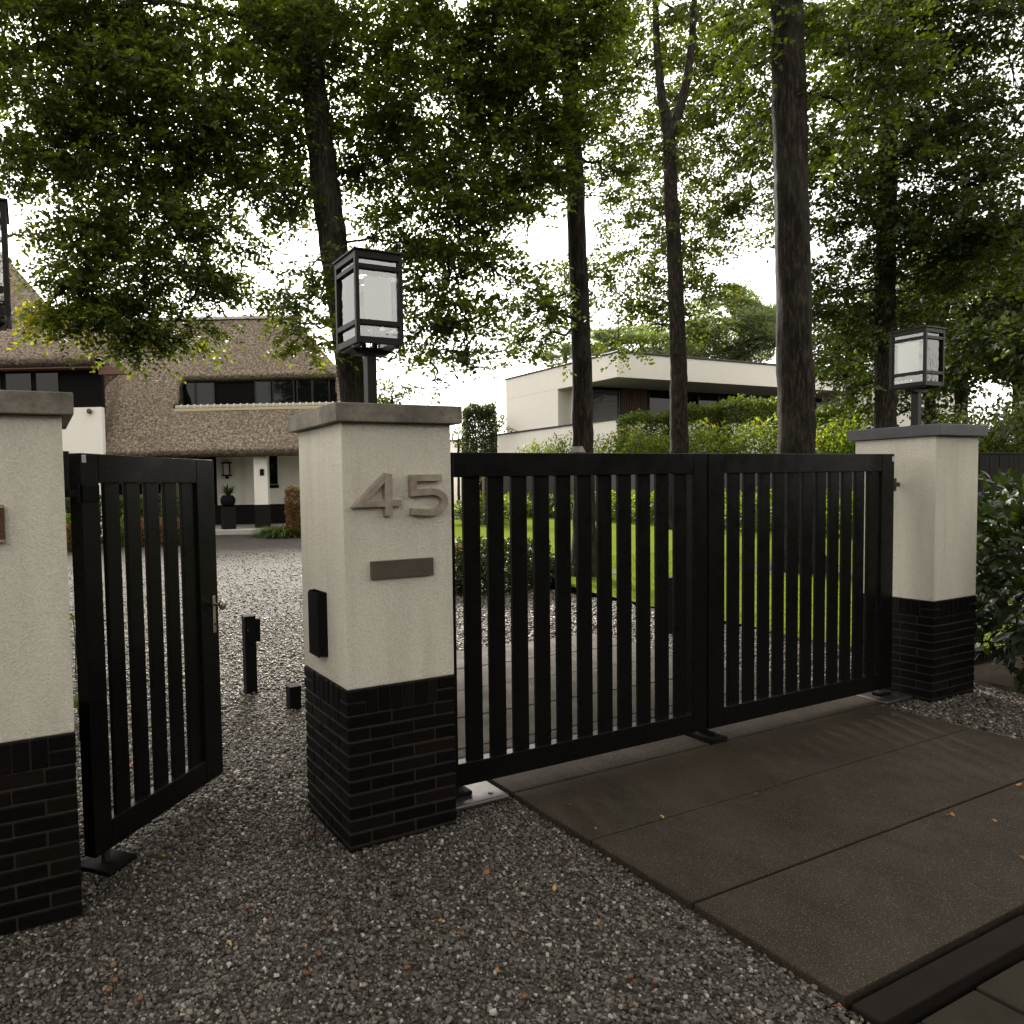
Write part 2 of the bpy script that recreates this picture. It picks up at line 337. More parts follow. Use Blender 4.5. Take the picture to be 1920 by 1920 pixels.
def leaf_geo(c, d, n, L, W, tint, curl=.12, simple=False):
    """c base points, d direction, n normal -> 6 vertex leaves, 4 triangles each"""
    N = len(c); d = nrm(d); s = nrm(np.cross(d, n)); n = np.cross(s, d)
    L = np.broadcast_to(np.asarray(L, float), (N,))[:, None]; W = np.broadcast_to(np.asarray(W, float), (N,))[:, None]
    fold = .18*W
    if simple:
        v = np.stack([c, c+d*L*.45+s*W*.55+n*fold, c+d*L*.5-s*W*.55+n*fold, c+d*L-n*curl*L], 1).reshape(-1, 3)
        b = np.arange(N)[:, None]*4
        return v, np.concatenate([b+[0, 2, 1], b+[1, 2, 3]], 1).reshape(-1, 3), np.repeat(np.clip(tint, 0, 1), 4)
    v = np.stack([c, c+d*L*.34+s*W*.5+n*fold, c+d*L*.34-s*W*.5+n*fold,
                  c+d*L*.70+s*W*.40+n*(fold-curl*L*.4), c+d*L*.70-s*W*.40+n*(fold-curl*L*.4), c+d*L-n*curl*L], 1).reshape(-1, 3)
    b = np.arange(N)[:, None]*6
    T = np.concatenate([b+[0, 2, 1], b+[1, 2, 4], b+[1, 4, 3], b+[3, 4, 5]], 1).reshape(-1, 3)
    return v, T, np.repeat(np.clip(tint, 0, 1), 6)
def in_ball(n, rng, shell=.0):
    q = nrm(rng.normal(size=(n, 3))); r = rng.uniform(shell, 1, n)**(1/3.)
    return q*r[:, None]
TW = None
def sprays(rng, cen, ax, nspray, per, L, twig=.38, tilt=.45, tb=.4, ts=.22, droop=.25, shell=.0, wr=.58, simple=False, sub=11, sig=.40):
    """leafy twigs gathered in small layered tufts inside an ellipsoid: cen, ax = three axis vectors"""
    m = max(1, nspray//sub); qs = in_ball(m, rng, shell); q = qs[rng.integers(0, m, nspray)]
    base = cen+q@ax+rng.normal(size=(nspray, 3))*[twig*sig, twig*sig, twig*sig*.33]
    out = q@ax; out[:, 2] *= .25; td = nrm(nrm(out)*.9+rng.normal(size=(nspray, 3))*[.8, .8, .30]); td[:, 2] -= droop*rng.uniform(0, 1, nspray); td = nrm(td)
    up = nrm(np.array([0, 0, 1.])+rng.normal(size=(nspray, 3))*tilt)
    side = nrm(np.cross(td, up)); st = rng.normal(0, .5*ts, nspray)
    k = np.arange(per); t = (k+.5)/per
    c = base[:, None, :]+td[:, None, :]*(t*twig)[None, :, None]*rng.uniform(.7, 1.3, (nspray, 1, 1))
    c = c-np.array([0, 0, 1.])*(t**2*twig*.25)[None, :, None]
    sg = np.where(k % 2 == 0, 1, -1)[None, :, None]
    d = td[:, None, :]*.65+side[:, None, :]*sg*.8+rng.normal(size=(nspray, per, 3))*.28
    n = up[:, None, :]+rng.normal(size=(nspray, per, 3))*.35
    N = nspray*per
    tint = (tb+st[:, None]+rng.normal(0, ts, (nspray, per))).ravel()
    LL = L*rng.uniform(.65, 1.2, N)
    if TW is not None:
        TW.append(leaf_geo(base-td*twig*.35, td-np.array([0, 0, .10]), up, twig*1.2, .011, np.zeros(nspray), .12, True))
    return leaf_geo(c.reshape(-1, 3), d.reshape(-1, 3), n.reshape(-1, 3), LL, LL*wr*rng.uniform(.8, 1.2, N), tint, .12, simple)
def join_geo(parts):
    V = []; T = []; I = []; o = 0
    for v, t, i in parts: V.append(v); T.append(t+o); I.append(i); o += len(v)
    return np.concatenate(V), np.concatenate(T), np.concatenate(I)

# ================================================================== SETTING: ground
def sheet(name, pts, z, mat, parent=None, kind='structure'):
    o = pydata(name, [(x, y, z) for x, y in pts], [tuple(range(len(pts)))], mat, parent)
    return tag(o, kind=kind)
tag(sheet('ground', [(-600, -600), (600, -600), (600, 900), (-600, 900)], -.075, 'soil'), 'dark soil ground under the garden and hedges')

def gz(x, y):
    return -.032+.16*np.clip((y-9)/13., 0, 1)+.010*np.sin(1.7*x+.6)*np.cos(1.3*y)+.006*np.sin(4.1*x-2.3*y)+.035*np.clip((-.55-x)/.6, 0, 1)*np.clip((1.2-y)/1., 0, 1)
def gravel_sheet():
    xs = np.concatenate([np.linspace(-14, -2.5, 12), np.arange(-2.4, 5.9, .1), np.linspace(6.3, 14, 9)])
    ys = np.concatenate([np.linspace(-5, -2.6, 6), np.arange(-2.5, 3.5, .1), np.linspace(3.8, 27, 40)])
    X, Y = np.meshgrid(xs, ys, indexing='ij'); Z = gz(X, Y)
    nx, ny = X.shape; V = np.stack([X, Y, Z], -1).reshape(-1, 3)
    f = []
    for i in range(nx-1):
        for j in range(ny-1):
            cx, cy = (xs[i]+xs[i+1])/2, (ys[j]+ys[j+1])/2
            if (cx > 5.95 and -.3 < cy < 6) or (cy >= 6 and cx > .6+np.interp(cy, [5.9, 7.3, 9, 12, 17, 22.5, 25], [6.3, 6.7, 7.2, 8, 10, 13, 15])) or (cx > 5.2 and -.45 < cy < .6) or (cx > .95 and cy < -1.5): continue
            a = i*ny+j; f.append((a, a+ny, a+ny+1, a+1))
    o = pydata('gravel_drive', V, f, 'gravel_bed', None, True)
    return tag(o, 'grey gravel drive leading to the thatched house', kind='structure')
gravel = gravel_sheet()

# lawn
lawn_pts = [(5.62, .62), (5.62, 1.3), (5.66, 1.9), (5.76, 2.4), (5.80, 3.4), (5.88, 3.9), (6.0, 4.4), (6.08, 5.1), (6.3, 5.9), (6.7, 7.3), (7.2, 9), (8.0, 12), (10, 17), (13, 22.5), (15, 25), (22, 31), (34, 31), (34, .62)]
lawn = tag(sheet('lawn', lawn_pts, .004, 'lawn'), 'bright mown lawn behind the driveway gates')
box('lawn_edging', 5.60, 5.615, .62, 1.9, -.05, .012, 'steel', lawn, 0)

# driveway paving slabs
pav = tag(bpy.data.objects.new('driveway_paving', None), 'large brown grey concrete slabs of the driveway', kind='structure'); COL.objects.link(pav)
XL, XR = .963, 4.03
rows = [(-1.522, -.972), (-.963, -.431), (-.423, .130)]
def slab(x0, x1, y0, y1, dz=0.):
    o = box('slab', x0, x1, y0, y1, -.10, 0+dz, 'slab', pav, .006, 2); return o
for i, (a, b) in enumerate(rows): slab(XL, XR, a, b, [-.001, .001, 0][i])
slab(XL, 2.40, .137, .66, .003); slab(2.545, 4.10, .137, .66, .003)
for a, b in [(.668, .786), (.794, 1.282), (1.29, 1.846), (1.854, 2.411), (2.419, 2.99)]: slab(XL, 4.085, a, b, random.uniform(-.001, .002))
box('joint_bed', XL+.02, XR-.01, -1.5, 2.97, -.105, -.018, 'soil', pav, 0)

# kerb beam and street tiles
kerb = tag(bpy.data.objects.new('street_kerb', None), 'dark brown kerb blocks along the street side of the slabs', kind='structure'); COL.objects.link(kerb)
x = .955
while x < 5.6:
    Lk = .99; box('kerb_block', x, x+Lk, -1.632, -1.545, -.16, -.006+random.uniform(-.003, .002), 'beam', kerb, .006, 2); x += Lk+.008
street = tag(bpy.data.objects.new('street_paving', None), 'mossy square concrete tiles of the street', kind='structure'); COL.objects.link(street)
sme = cbox_mesh(.292, .292, .06, .006, 'street_tile', 2); sme.materials.append(MT['tile'])
for i in range(16):
    for j in range(8):
        o = link(bpy.data.objects.new('street_tile', sme), street)
        o.location = (1.10+.30*i+(.15 if j % 2 else 0)-.15, -1.80-.30*j, -.062+random.uniform(-.003, .003)); o.rotation_euler = (random.uniform(-.008, .008), random.uniform(-.008, .008), 0)

# gravel stones
def stone_field(name, areas, seed, label):
    rng = np.random.default_rng(seed); VV = []; TT = []; II = []; off = 0
    ph = (1+5**.5)/2
    ico = nrm(np.array([(-1, ph, 0), (1, ph, 0), (-1, -ph, 0), (1, -ph, 0), (0, -1, ph), (0, 1, ph), (0, -1, -ph), (0, 1, -ph), (ph, 0, -1), (ph, 0, 1), (-ph, 0, -1), (-ph, 0, 1)], float))
    icf = np.array([(0, 11, 5), (0, 5, 1), (0, 1, 7), (0, 7, 10), (0, 10, 11), (1, 5, 9), (5, 11, 4), (11, 10, 2), (10, 7, 6), (7, 1, 8), (3, 9, 4), (3, 4, 2), (3, 2, 6), (3, 6, 8), (3, 8, 9), (4, 9, 5), (2, 4, 11), (6, 2, 10), (8, 6, 7), (9, 8, 1)])
    cub = nrm(np.array([(-1, -1, -1), (1, -1, -1), (1, 1, -1), (-1, 1, -1), (-1, -1, 1), (1, -1, 1), (1, 1, 1), (-1, 1, 1)], float))
    cuf = np.array([(4, 5, 6), (4, 6, 7), (0, 1, 5), (0, 5, 4), (1, 2, 6), (1, 6, 5), (2, 3, 7), (2, 7, 6), (3, 0, 4), (3, 4, 7)])
    for (x0, x1, y0, y1, dens, r0, r1, hi, excl) in areas:
        n = int((x1-x0)*(y1-y0)*dens); xy = np.stack([rng.uniform(x0, x1, n), rng.uniform(y0, y1, n)], 1)
        keep = np.ones(n, bool)
        for (a, b, c, d) in excl: keep &= ~((xy[:, 0] > a) & (xy[:, 0] < b) & (xy[:, 1] > c) & (xy[:, 1] < d))
        # keep what lies in or near the view
        q = np.concatenate([xy, np.zeros((n, 1))], 1)-CAM; dep = q@FW
        uu = PPX+F*(q@RT)/dep; vv = PPY-F*(q@UP)/dep
        keep &= (uu > -120) & (uu < 2040) & (vv < 2040) & (dep > .2)
        xy = xy[keep]; n = len(xy)
        if hi: bv, bf = ico, icf
        else: bv, bf = cub, cuf
        r = rng.uniform(r0, r1, n)*np.exp(rng.normal(0, .22, n))
        sc = np.stack([r*rng.uniform(.9, 1.4, n), r*rng.uniform(.7, 1.1, n), r*rng.uniform(.45, .8, n)], 1)
        v = bv[None]*(1+rng.normal(0, .17, (n, len(bv), 1)))*sc[:, None, :]
        # random tilt and turn
        a = rng.uniform(0, 6.283, n); ca, sa = np.cos(a), np.sin(a); e = rng.normal(0, .35, n); ce, se = np.cos(e), np.sin(e)
        Y = v[..., 1]*ce[:, None]-v[..., 2]*se[:, None]; Z = v[..., 1]*se[:, None]+v[..., 2]*ce[:, None]; X = v[..., 0]
        v = np.stack([X*ca[:, None]-Y*sa[:, None], X*sa[:, None]+Y*ca[:, None], Z], -1)
        z = gz(xy[:, 0], xy[:, 1])+sc[:, 2]*rng.uniform(.2, 1.3, n)
        v += np.concatenate([xy, z[:, None]], 1)[:, None, :]
        nb = len(bv)
        VV.append(v.reshape(-1, 3)); TT.append((bf[None]+(np.arange(n)*nb)[:, None, None]).reshape(-1, 3)+off); off += n*nb
        II.append(np.repeat(np.clip(rng.normal(.45, .28, n), 0, 1), nb))
    o = tri_mesh(name, np.concatenate(VV), np.concatenate(TT), 'stone', None, np.concatenate(II))
    return tag(o, label, kind='stuff')
PIL = [(0, .55, 0, .55), (-1.64, -1.08, 0, .55), (4.46, 5.01, 0, .55)]
SLX = [(.955, 4.04, -1.64, 3.0), (.96, 9, -9, -1.52)]
stone_field('gravel', [(-2.2, 1.6, -2.45, .6, 7400, .0048, .0085, False, PIL+SLX), (-1.6, 1.0, .6, 2.2, 5500, .0062, .0105, False, SLX),
    (-1.0, 3.2, 2.2, 6.0, 1900, .008, .0135, False, SLX), (4.04, 5.25, -1.6, .7, 6000, .0062, .0105, False, PIL+SLX), (4.1, 5.75, .7, 4.2, 2300, .007, .012, False, SLX), (2.4, 5.9, 3.0, 6.0, 1200, .011, .018, False, SLX), (-1.0, 5.5, 6.0, 8.5, 420, .009, .015, False, []), (-1.0, 6.4, 8.5, 11, 230, .009, .015, False, []), (-.6, 7.0, 11, 15, 90, .010, .016, False, [])], 3,
    'loose grey crushed gravel covering the drive and forecourt')

# ================================================================== gate pillars
def ring_bricks(parent):
    U = .11; J = .008; hL = .0578
    mb = cbox_mesh(2*U-J, U-J, hL-J, .003, 'brick'); mb.materials.append(MT['brick'])
    ms = cbox_mesh(.0525, .10, 2*hL-J, .003, 'brick'); ms.materials.append(MT['brick'])
    mc = cbox_mesh(.0935-J/2, .0935-J/2, hL-J, .003, 'brick'); mc.materials.append(MT['brick'])
    def put(me, x, y, z, rz=0.):
        o = link(bpy.data.objects.new('brick', me), parent)
        o.location = (x+random.uniform(-.0012, .0012), y+random.uniform(-.0012, .0012), z+random.uniform(-.001, .001)); o.rotation_euler = (0, 0, rz+random.uniform(-.004, .004))
    A = [((0, 0), (1, 0)), ((2, 0), (3, 0)), ((4, 0), (4, 1)), ((4, 2), (4, 3)), ((4, 4), (3, 4)), ((2, 4), (1, 4)), ((0, 4), (0, 3)), ((0, 2), (0, 1))]
    B = [((y, x), (y2, x2)) for (x, y), (x2, y2) in A]
    for k in range(-1, 10):
        for (a, b) in (B if k % 2 == 0 else A):
            x = ((a[0]+b[0])/2+.5)*U; y = ((a[1]+b[1])/2+.5)*U
            put(mb, x, y, (k+.5)*hL, 0 if a[1] == b[1] else math.pi/2)
    for k in (10, 11):
        for cx in (.0935/2, .55-.0935/2):
            for cy in (.0935/2, .55-.0935/2): put(mc, cx, cy, (k+.5)*hL)
    for i in range(6):
        s = .0935+.0605*(i+.5)
        for (x, y, rz) in ((s, .05, 0), (s, .50, 0), (.05, s, math.pi/2), (.50, s, math.pi/2)): put(ms, x, y, 11*hL, rz)
def pillar(x0, label, capmat='bluestone'):
    t = thing('gate_pillar', label, 'pillar', (x0, 0, 0), 0, 'white plastered gate pillars')
    box('mortar_core', .0095, .5405, .0095, .5405, -.09, .6936, 'mortar', t, 0)
    ring_bricks(t)
    box('plaster_shaft', .004, .546, .004, .546, .694, 1.848, 'plaster', t, .006, 2)
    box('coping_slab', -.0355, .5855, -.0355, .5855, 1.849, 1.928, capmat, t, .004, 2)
    return t
pillar(0, 'white gate pillar with black brick base carrying the number 45')
pillar(-1.63, 'white gate pillar cut by the picture edge beside the open garden gate')
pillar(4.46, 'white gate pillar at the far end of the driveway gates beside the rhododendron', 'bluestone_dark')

# ------------------------------------------------------------------ lanterns on the pillars
def lantern(x0, label):
    t = thing('pillar_lantern', label, 'lantern', (x0, .275, 1.928), 0, 'lanterns on the gate pillars')
    box('base_plate', -.05, .05, -.05, .05, 0, .008, 'lantern', t, .001)
    box('post', -.024, .024, -.024, .024, .008, .262, 'lantern', t, .002)
    z0, z1, a = .296, .706, .12                # body bottom and top
    # bracket: tray with bevelled ends under the body
    v = []; prof = [(-.10, .285), (-.075, .262), (.075, .262), (.10, .285)]
    for y in (-.03, .03): v += [(px, y, pz) for px, pz in prof]
    pydata('bracket', v, [(0, 1, 2, 3), (7, 6, 5, 4), (0, 4, 5, 1), (1, 5, 6, 2), (2, 6, 7, 3), (3, 7, 4, 0)], 'lantern', t)
    for s in (-1, 1):
        box('bracket_arm', s*.092-.01, s*.092+.01, -.105, .105, .2855, z0-.0005, 'lantern', t, .001)
    pw = .019
    for sx in (-1, 1):
        for sy in (-1, 1):
            cx, cy = sx*(a-pw/2), sy*(a-pw/2)
            box('corner_post', cx-pw/2, cx+pw/2, cy-pw/2, cy+pw/2, z0, z1, 'lantern', t, .0015)
    rails = [(z0, z0+.030), (z0+.083, z0+.106), (z0+.333, z0+.354), (z1-.030, z1)]
    for (q0, q1) in rails:
        for s in (-1, 1):
            box('rail', -a+pw+.0005, a-pw-.0005, s*(a-.008)-.007, s*(a-.008)+.007, q0, q1, 'lantern', t, .001)
            box('rail', s*(a-.008)-.007, s*(a-.008)+.007, -a+pw+.0005, a-pw-.0005, q0, q1, 'lantern', t, .001)
    box('roof_plate', -a-.008, a+.008, -a-.008, a+.008, z1+.0005, z1+.009, 'lantern', t, .001)
    for i in range(3):
        q0, q1 = rails[i][1], rails[i+1][0]
        for s in (-1, 1):
            box('pane', -a+pw, a-pw, s*(a-.016)-.001, s*(a-.016)+.001, q0-.004, q1+.004, 'glass', t, 0)
            box('pane', s*(a-.016)-.001, s*(a-.016)+.001, -a+pw, a-pw, q0-.004, q1+.004, 'glass', t, 0)
    # frosted inner screens, lamp holder, bulb
    box('frosted_screen', -.055, .082, -.071, -.068, z0+.122, z0+.315, 'frosted', t, 0)
    box('frosted_screen', -.090, -.087, -.060, .080, z0+.110, z0+.325, 'frosted', t, 0)
    box('frosted_screen', .086, .089, -.060, .080, z0+.122, z0+.315, 'frosted', t, 0)
    box('frosted_screen', -.055, .082, .080, .083, z0+.122, z0+.315, 'frosted', t, 0)
    box('lamp_tray', -.055, .055, -.03, .03, z0+.100, z0+.128, 'black', t, .002)
    for s in (-.03, .03): box('tray_leg', s-.008, s+.008, -.008, .008, z0-.002, z0+.0995, 'black', t, 0)
    cyl('lamp_holder', -.01, 0, z0+.1285, z0+.165, .016, 'black', t)
    lathe('bulb', [(.010, .165), (.018, .185), (.036, .215), (.040, .232), (.034, .252), (.018, .266), (.004, .270)], 'bulb', t, 18, (-.01, 0, z0))
    return t
lantern(.275, 'black framed lantern on the pillar numbered 45')
lantern(-1.355, 'black framed lantern cut off by the picture edge')
lantern(4.735, 'black framed lantern on the far pillar in front of dark trees')

# ------------------------------------------------------------------ things on the pillars
def ribbon(name, pts, w, y0, y1, mat, parent):
    pts = [np.array(p, float) for p in pts]; n = len(pts); Lf = []; Rt = []
    for i, p in enumerate(pts):
        d1 = pts[i]-pts[i-1] if i else pts[1]-pts[0]; d2 = pts[i+1]-pts[i] if i < n-1 else pts[-1]-pts[-2]
        d1 = d1/np.linalg.norm(d1); d2 = d2/np.linalg.norm(d2)
        n1 = np.array([-d1[1], d1[0]]); n2 = np.array([-d2[1], d2[0]]); m = n1+n2; m /= np.linalg.norm(m); k = w/2/max(.35, m@n1)
        Lf.append(p+m*k); Rt.append(p-m*k)
    v = []
    for y in (y0, y1): v += [(q[0], y, q[1]) for q in Lf]+[(q[0], y, q[1]) for q in Rt]
    m = 2*n; f = []
    for i in range(n-1):
        f += [(i, i+1, n+i+1, n+i), (m+i, m+n+i, m+n+i+1, m+i+1), (i, m+i, m+i+1, i+1), (n+i, n+i+1, m+n+i+1, m+n+i)]
    f += [(0, n, m+n, m), (n-1, m+n-1, m+2*n-1, 2*n-1)]
    o = pydata(name, v, f, mat, parent)
    bm = bmesh.new(); bm.from_mesh(o.data); bmesh.ops.recalc_face_normals(bm, faces=bm.faces); bmesh.ops.bevel(bm, geom=[e for e in bm.edges if e.calc_face_angle(0) > .8], offset=.0012, segments=1, affect='EDGES'); bm.to_mesh(o.data); bm.free()
    return o
hn = thing('house_number', 'bronze house number 45 on the white pillar', 'house number', (0, 0, 0))
d4 = ribbon('digit', [(.272, 1.4985), (.072, 1.4985), (.2085, 1.622)], .0285, -.026, .006, 'bronze', hn); tag(d4, 'diagonal and crossbar of the bronze figure four')
ribbon('digit_stem', [(.2085, 1.627), (.2085, 1.443)], .034, -.029, .006, 'bronze', d4)
p5 = [(.479, 1.607), (.334, 1.607), (.334, 1.541)]
bow = [(.334, 1.541)]
for k in range(15):
    a = math.radians(100-190*k/14); bow.append((.425+.069*math.cos(a), 1.4985+.047*math.sin(a)))
bow += [(.370, 1.4545), (.325, 1.459)]
d5 = ribbon('digit', p5+bow[1:], .030, -.027, .006, 'bronze', hn); tag(d5, 'bronze figure five')
pl = thing('name_plate', 'plain brown metal plate below the house number', 'plate', (.28, 0, 1.208))
box('plate_face', -.155, .155, -.014, .004, -.040, .040, 'plate', pl, .002)
for s in (-1, 1): cyl('screw', s*.14, -.0145, -.001, .003, .004, 'steel', pl, 10).rotation_euler = (math.pi/2, 0, 0)
wp = thing('wall_plaque', 'small brown plaque at the picture edge on the pillar', 'plaque', (-1.39, 0, 1.468))
box('plaque_board', -.11, .11, -.016, .004, -.067, .067, 'woodplaque', wp, .003)
for s in (-1, 1): box('plaque_rim', -.112, .112, -.019, -.0165, s*.06-.005, s*.06+.005, 'bronze', wp, .001)
sb = thing('gate_strike_box', 'black metal strike box on the side of the numbered pillar', 'strike box', (0, .29, .80))
v = [(0.004, -.075, 0), (-.034, -.060, 0), (-.030, .070, 0), (.004, .075, 0)]; v += [(a, b, .295) for a, b, c in v]
pydata('box_body', v, [(3, 2, 1, 0), (0, 1, 5, 4), (1, 2, 6, 5), (2, 3, 7, 6), (3, 0, 4, 7)], 'black', sb)
box('box_flap', -.036, -.031, -.060, .068, -.004, .288, 'black', sb, .001)

# ------------------------------------------------------------------ gates
def slats(parent, xs, w, y0, y1, z0, z1):
    me = cbox_mesh(w, y1-y0, z1-z0, .003, 'slat'); me.materials.append(MT['gate'])
    for x in xs:
        o = link(bpy.data.objects.new('slat', me), parent); o.location = (x+w/2, (y0+y1)/2, (z0+z1)/2)
def leaf_gate(x0, x1, s0, pitch, sl, sr, label, dxs=.009):
    t = thing('driveway_gate_leaf', label, 'gate', (x0, .2, 0), 0, 'black driveway gate leaves'); W = x1-x0
    z0, z1 = .060, 1.733
    box('stile', 0, sl, 0, .06, z0, z1, 'gate', t, .004, 2); box('stile', W-sr, W, 0, .06, z0, z1, 'gate', t, .004, 2)
    box('top_rail', sl+.0005, W-sr-.0005, .0005, .0595, 1.612, z1-.0005, 'gate', t, .003, 2)
    box('bottom_rail', sl+.0005, W-sr-.0005, .0005, .0595, z0+.0005, .176, 'gate', t, .003, 2)
    slats(t, [s0-x0+dxs+pitch*k for k in range(11)], .0985, .018, .040, .172, 1.616)
    return t
L1 = leaf_gate(.583, 2.450, .7385, .1455, .10, .115, 'driveway gate leaf hung on the numbered pillar')
L2 = leaf_gate(2.462, 4.337, 2.648, .1405, .140, .145, 'driveway gate leaf hung on the far pillar', .014)
box('hinge', 1.875, 1.985, .02, .045, 1.50, 1.53, 'steel', L2, .002); cyl('hinge_pin', 1.93, .03, 1.47, 1.56, .013, 'steel', L2)
box('sticker', 1.845, 1.870, -.002, -.0008, 1.68, 1.715, 'sticker', L2, 0)
box('hinge', -.03, 0., .02, .045, 1.50, 1.53, 'steel', L1, .002)
# pedestrian gate, standing open
ga = np.array([-1.012, .318]); gb = np.array([-.318, .972]); gl = float(np.linalg.norm(gb-ga)); gang = math.atan2(*(gb-ga)[::-1])
pg = thing('garden_gate', 'narrow black slatted garden gate standing open', 'gate', (ga[0], ga[1], 0), gang)
box('stile', 0, .105, 0, .06, .055, 1.733, 'gate', pg, .004, 2); box('stile', gl-.155, gl, 0, .06, .055, 1.733, 'gate', pg, .004, 2)
box('top_rail', .1055, gl-.1555, .0005, .0595, 1.612, 1.7325, 'gate', pg, .003, 2); box('bottom_rail', .1055, gl-.1555, .0005, .0595, .0555, .176, 'gate', pg, .003, 2)
slats(pg, [.156+.1345*k for k in range(5)], .0925, .018, .040, .172, 1.616)
box('sticker', .012, .034, -.002, -.0008, 1.695, 1.725, 'sticker', pg, 0)
for k in range(4): box('sticker_line', .014, .032, -.0028, -.0022, 1.699+.006*k, 1.701+.006*k, 'black', pg, 0)
lp = box('lock_plate', gl-.055, gl-.030, -.005, -.0005, .825, 1.02, 'nickel', pg, .008, 2)
k = lathe('knob', [(.008, 0), (.008, .030), (.014, .034), (.026, .044), (.028, .052), (.022, .062), (.006, .066)], 'nickel', pg, 18); k.rotation_euler = (math.pi/2, 0, 0); k.location = (gl-.042, -.004, .975)
kh = cyl('keyhole', gl-.042, 0, 0, .002, .006, 'black', pg, 10); kh.rotation_euler = (math.pi/2, 0, 0); kh.location = (0, -.0055, .87)
box('latch_bolt', gl-.0005, gl+.012, .02, .04, .95, .975, 'nickel', pg, .001)
hb = box('hinge_block', -.012, .085, -.022, -.001, 1.535, 1.605, 'black', pg, .003); cyl('hinge_pin', -.028, -.006, 1.53, 1.61, .013, 'black', pg); box('hinge_strap', -.085, -.015, -.014, .002, 1.555, 1.585, 'black', pg, .002)

# floor pivots and centre stop
def pivot(x0, x1, y0, y1, px, label):
    t = thing('floor_pivot', label, 'pivot plate', ((x0+x1)/2, (y0+y1)/2, -.02), 0, 'floor pivots of the gates'); w, d = (x1-x0)/2, (y1-y0)/2
    box('cover_plate', -w, w, -d, d, 0, .030, 'steel', t, .012, 3)
    cyl('pivot_pin', px-(x0+x1)/2, .23-(y0+y1)/2, .0301, .079, .024, 'steel', t)
    box('pivot_foot', px-(x0+x1)/2-.06, px-(x0+x1)/2+.06, .23-(y0+y1)/2-.035, .23-(y0+y1)/2+.035, .0302, .05, 'black', t, .004)
    cyl('screw', w*.55, -d*.55, .030, .034, .012, 'steel', t, 12)
    return t
pivot(.60, .925, .105, .40, .70, 'steel floor pivot plate at the foot of the numbered pillar')
pivot(4.12, 4.43, .105, .40, 4.27, 'dark floor pivot plate at the foot of the far pillar')
t = thing('floor_pivot', 'dark floor pivot under the open garden gate hinge', 'pivot plate', (-.99, .36, -.01), gang, 'floor pivots of the gates')
box('cover_plate', -.05, .12, -.09, .09, 0, .02, 'black', t, .006, 2); cyl('pivot_pin', .03, 0, .0201, .066, .018, 'steel', t)
st = thing('gate_stop', 'black centre stop between the two driveway gate leaves', 'gate stop', (2.47, .21, 0))
box('stop_block', -.062, .068, -.085, .12, -.06, .028, 'black', st, .005, 2); box('stop_lug', -.012, .012, -.05, .07, .0285, .052, 'black', st, .003); cyl('bolt', .035, -.02, .0285, .037, .009, 'steel', st, 12)

# ------------------------------------------------------------------ sensor posts on the drive
def sensor_post(x, y, h, label, head=True):
    t = thing('sensor_post', label, 'post', (x, y, -.04), 0, 'black sensor posts')
    box('post_tube', -.045, .045, -.045, .045, 0, h, 'black', t, .003); box('post_cap', -.047, .047, -.047, .047, h+.0005, h+.008, 'black', t, .001)
    if head:
        box('sensor_head', .0455, .085, -.035, .035, h-.20, h-.02, 'black', t, .004); e = cyl('sensor_eye', 0, 0, 0, .003, .010, 'steel', t, 12); e.location = (-.02, -.0455, h-.1); e.rotation_euler = (math.pi/2, 0, 0)
    return t
q = G(470, 1292); sensor_post(q[0], q[1], .62, 'tall black sensor post on the gravel behind the garden gate')
q = G(551, 1318); sensor_post(q[0], q[1], .165, 'short black stub post on the gravel beside the numbered pillar', False)
q = G(1256, 1182); sensor_post(q[0], q[1], .60, 'black sensor post seen through the driveway gate slats')

# ================================================================== house with thatched roof (facing the camera)
HO = CAM*[1, 1, 0]          # frame: x to the right of the view, y away from it
th = thing('thatched_house', 'white house with a brown thatched roof and dark dormer windows', 'house', HO, -_ya)
def hx(u, d): return (u-PPX)/F*d
def hzor(u): return 918.2-.0215*(u-700)
def hz(u, v, d): return CAM[2]+(hzor(u)-v)/F*d
# roof plane: eave (d 25.4, z 3.05), 48 degrees
SL = math.tan(math.radians(48))
def roof_d(z): return 25.4+(z-3.05)/SL
def thatch_grid(name, zmax, xl, xr, hole, bulge, dfun, parent, nx=70, nz=60, z0=3.05, hip=None):
    V = []; idx = {}; f = []
    zs = np.linspace(z0, zmax, nz)
    for j, z in enumerate(zs):
        a, b = xl(z), xr(z)
        for i in range(nx):
            x = a+(b-a)*i/(nx-1); d = dfun(z)
            bl = bulge(x, z)
            wob = .018*math.sin(x*1.3+z*.9)+.012*math.sin(x*3.1-z*2.2)
            V.append((x, d-bl*.7-wob*.6, z-bl*.2+wob*.3))
    def holed(x, z): return hole and hole[0] < x < hole[1] and hole[2] < z < hole[3]
    for j in range(nz-1):
        for i in range(nx-1):
            a = j*nx+i; cx = (V[a][0]+V[a+1][0])/2; cz = (zs[j]+zs[j+1])/2
            if holed(cx, cz): continue
            f.append((a, a+1, a+nx+1, a+nx))
    o = pydata(name, V, f, 'thatch', parent, True)
    m = o.modifiers.new('thick', 'SOLIDIFY'); m.thickness = .32; m.offset = -1
    return o
ZR = 8.85
dx0, dx1 = hx(343, 27.6), hx(640, 27.6)
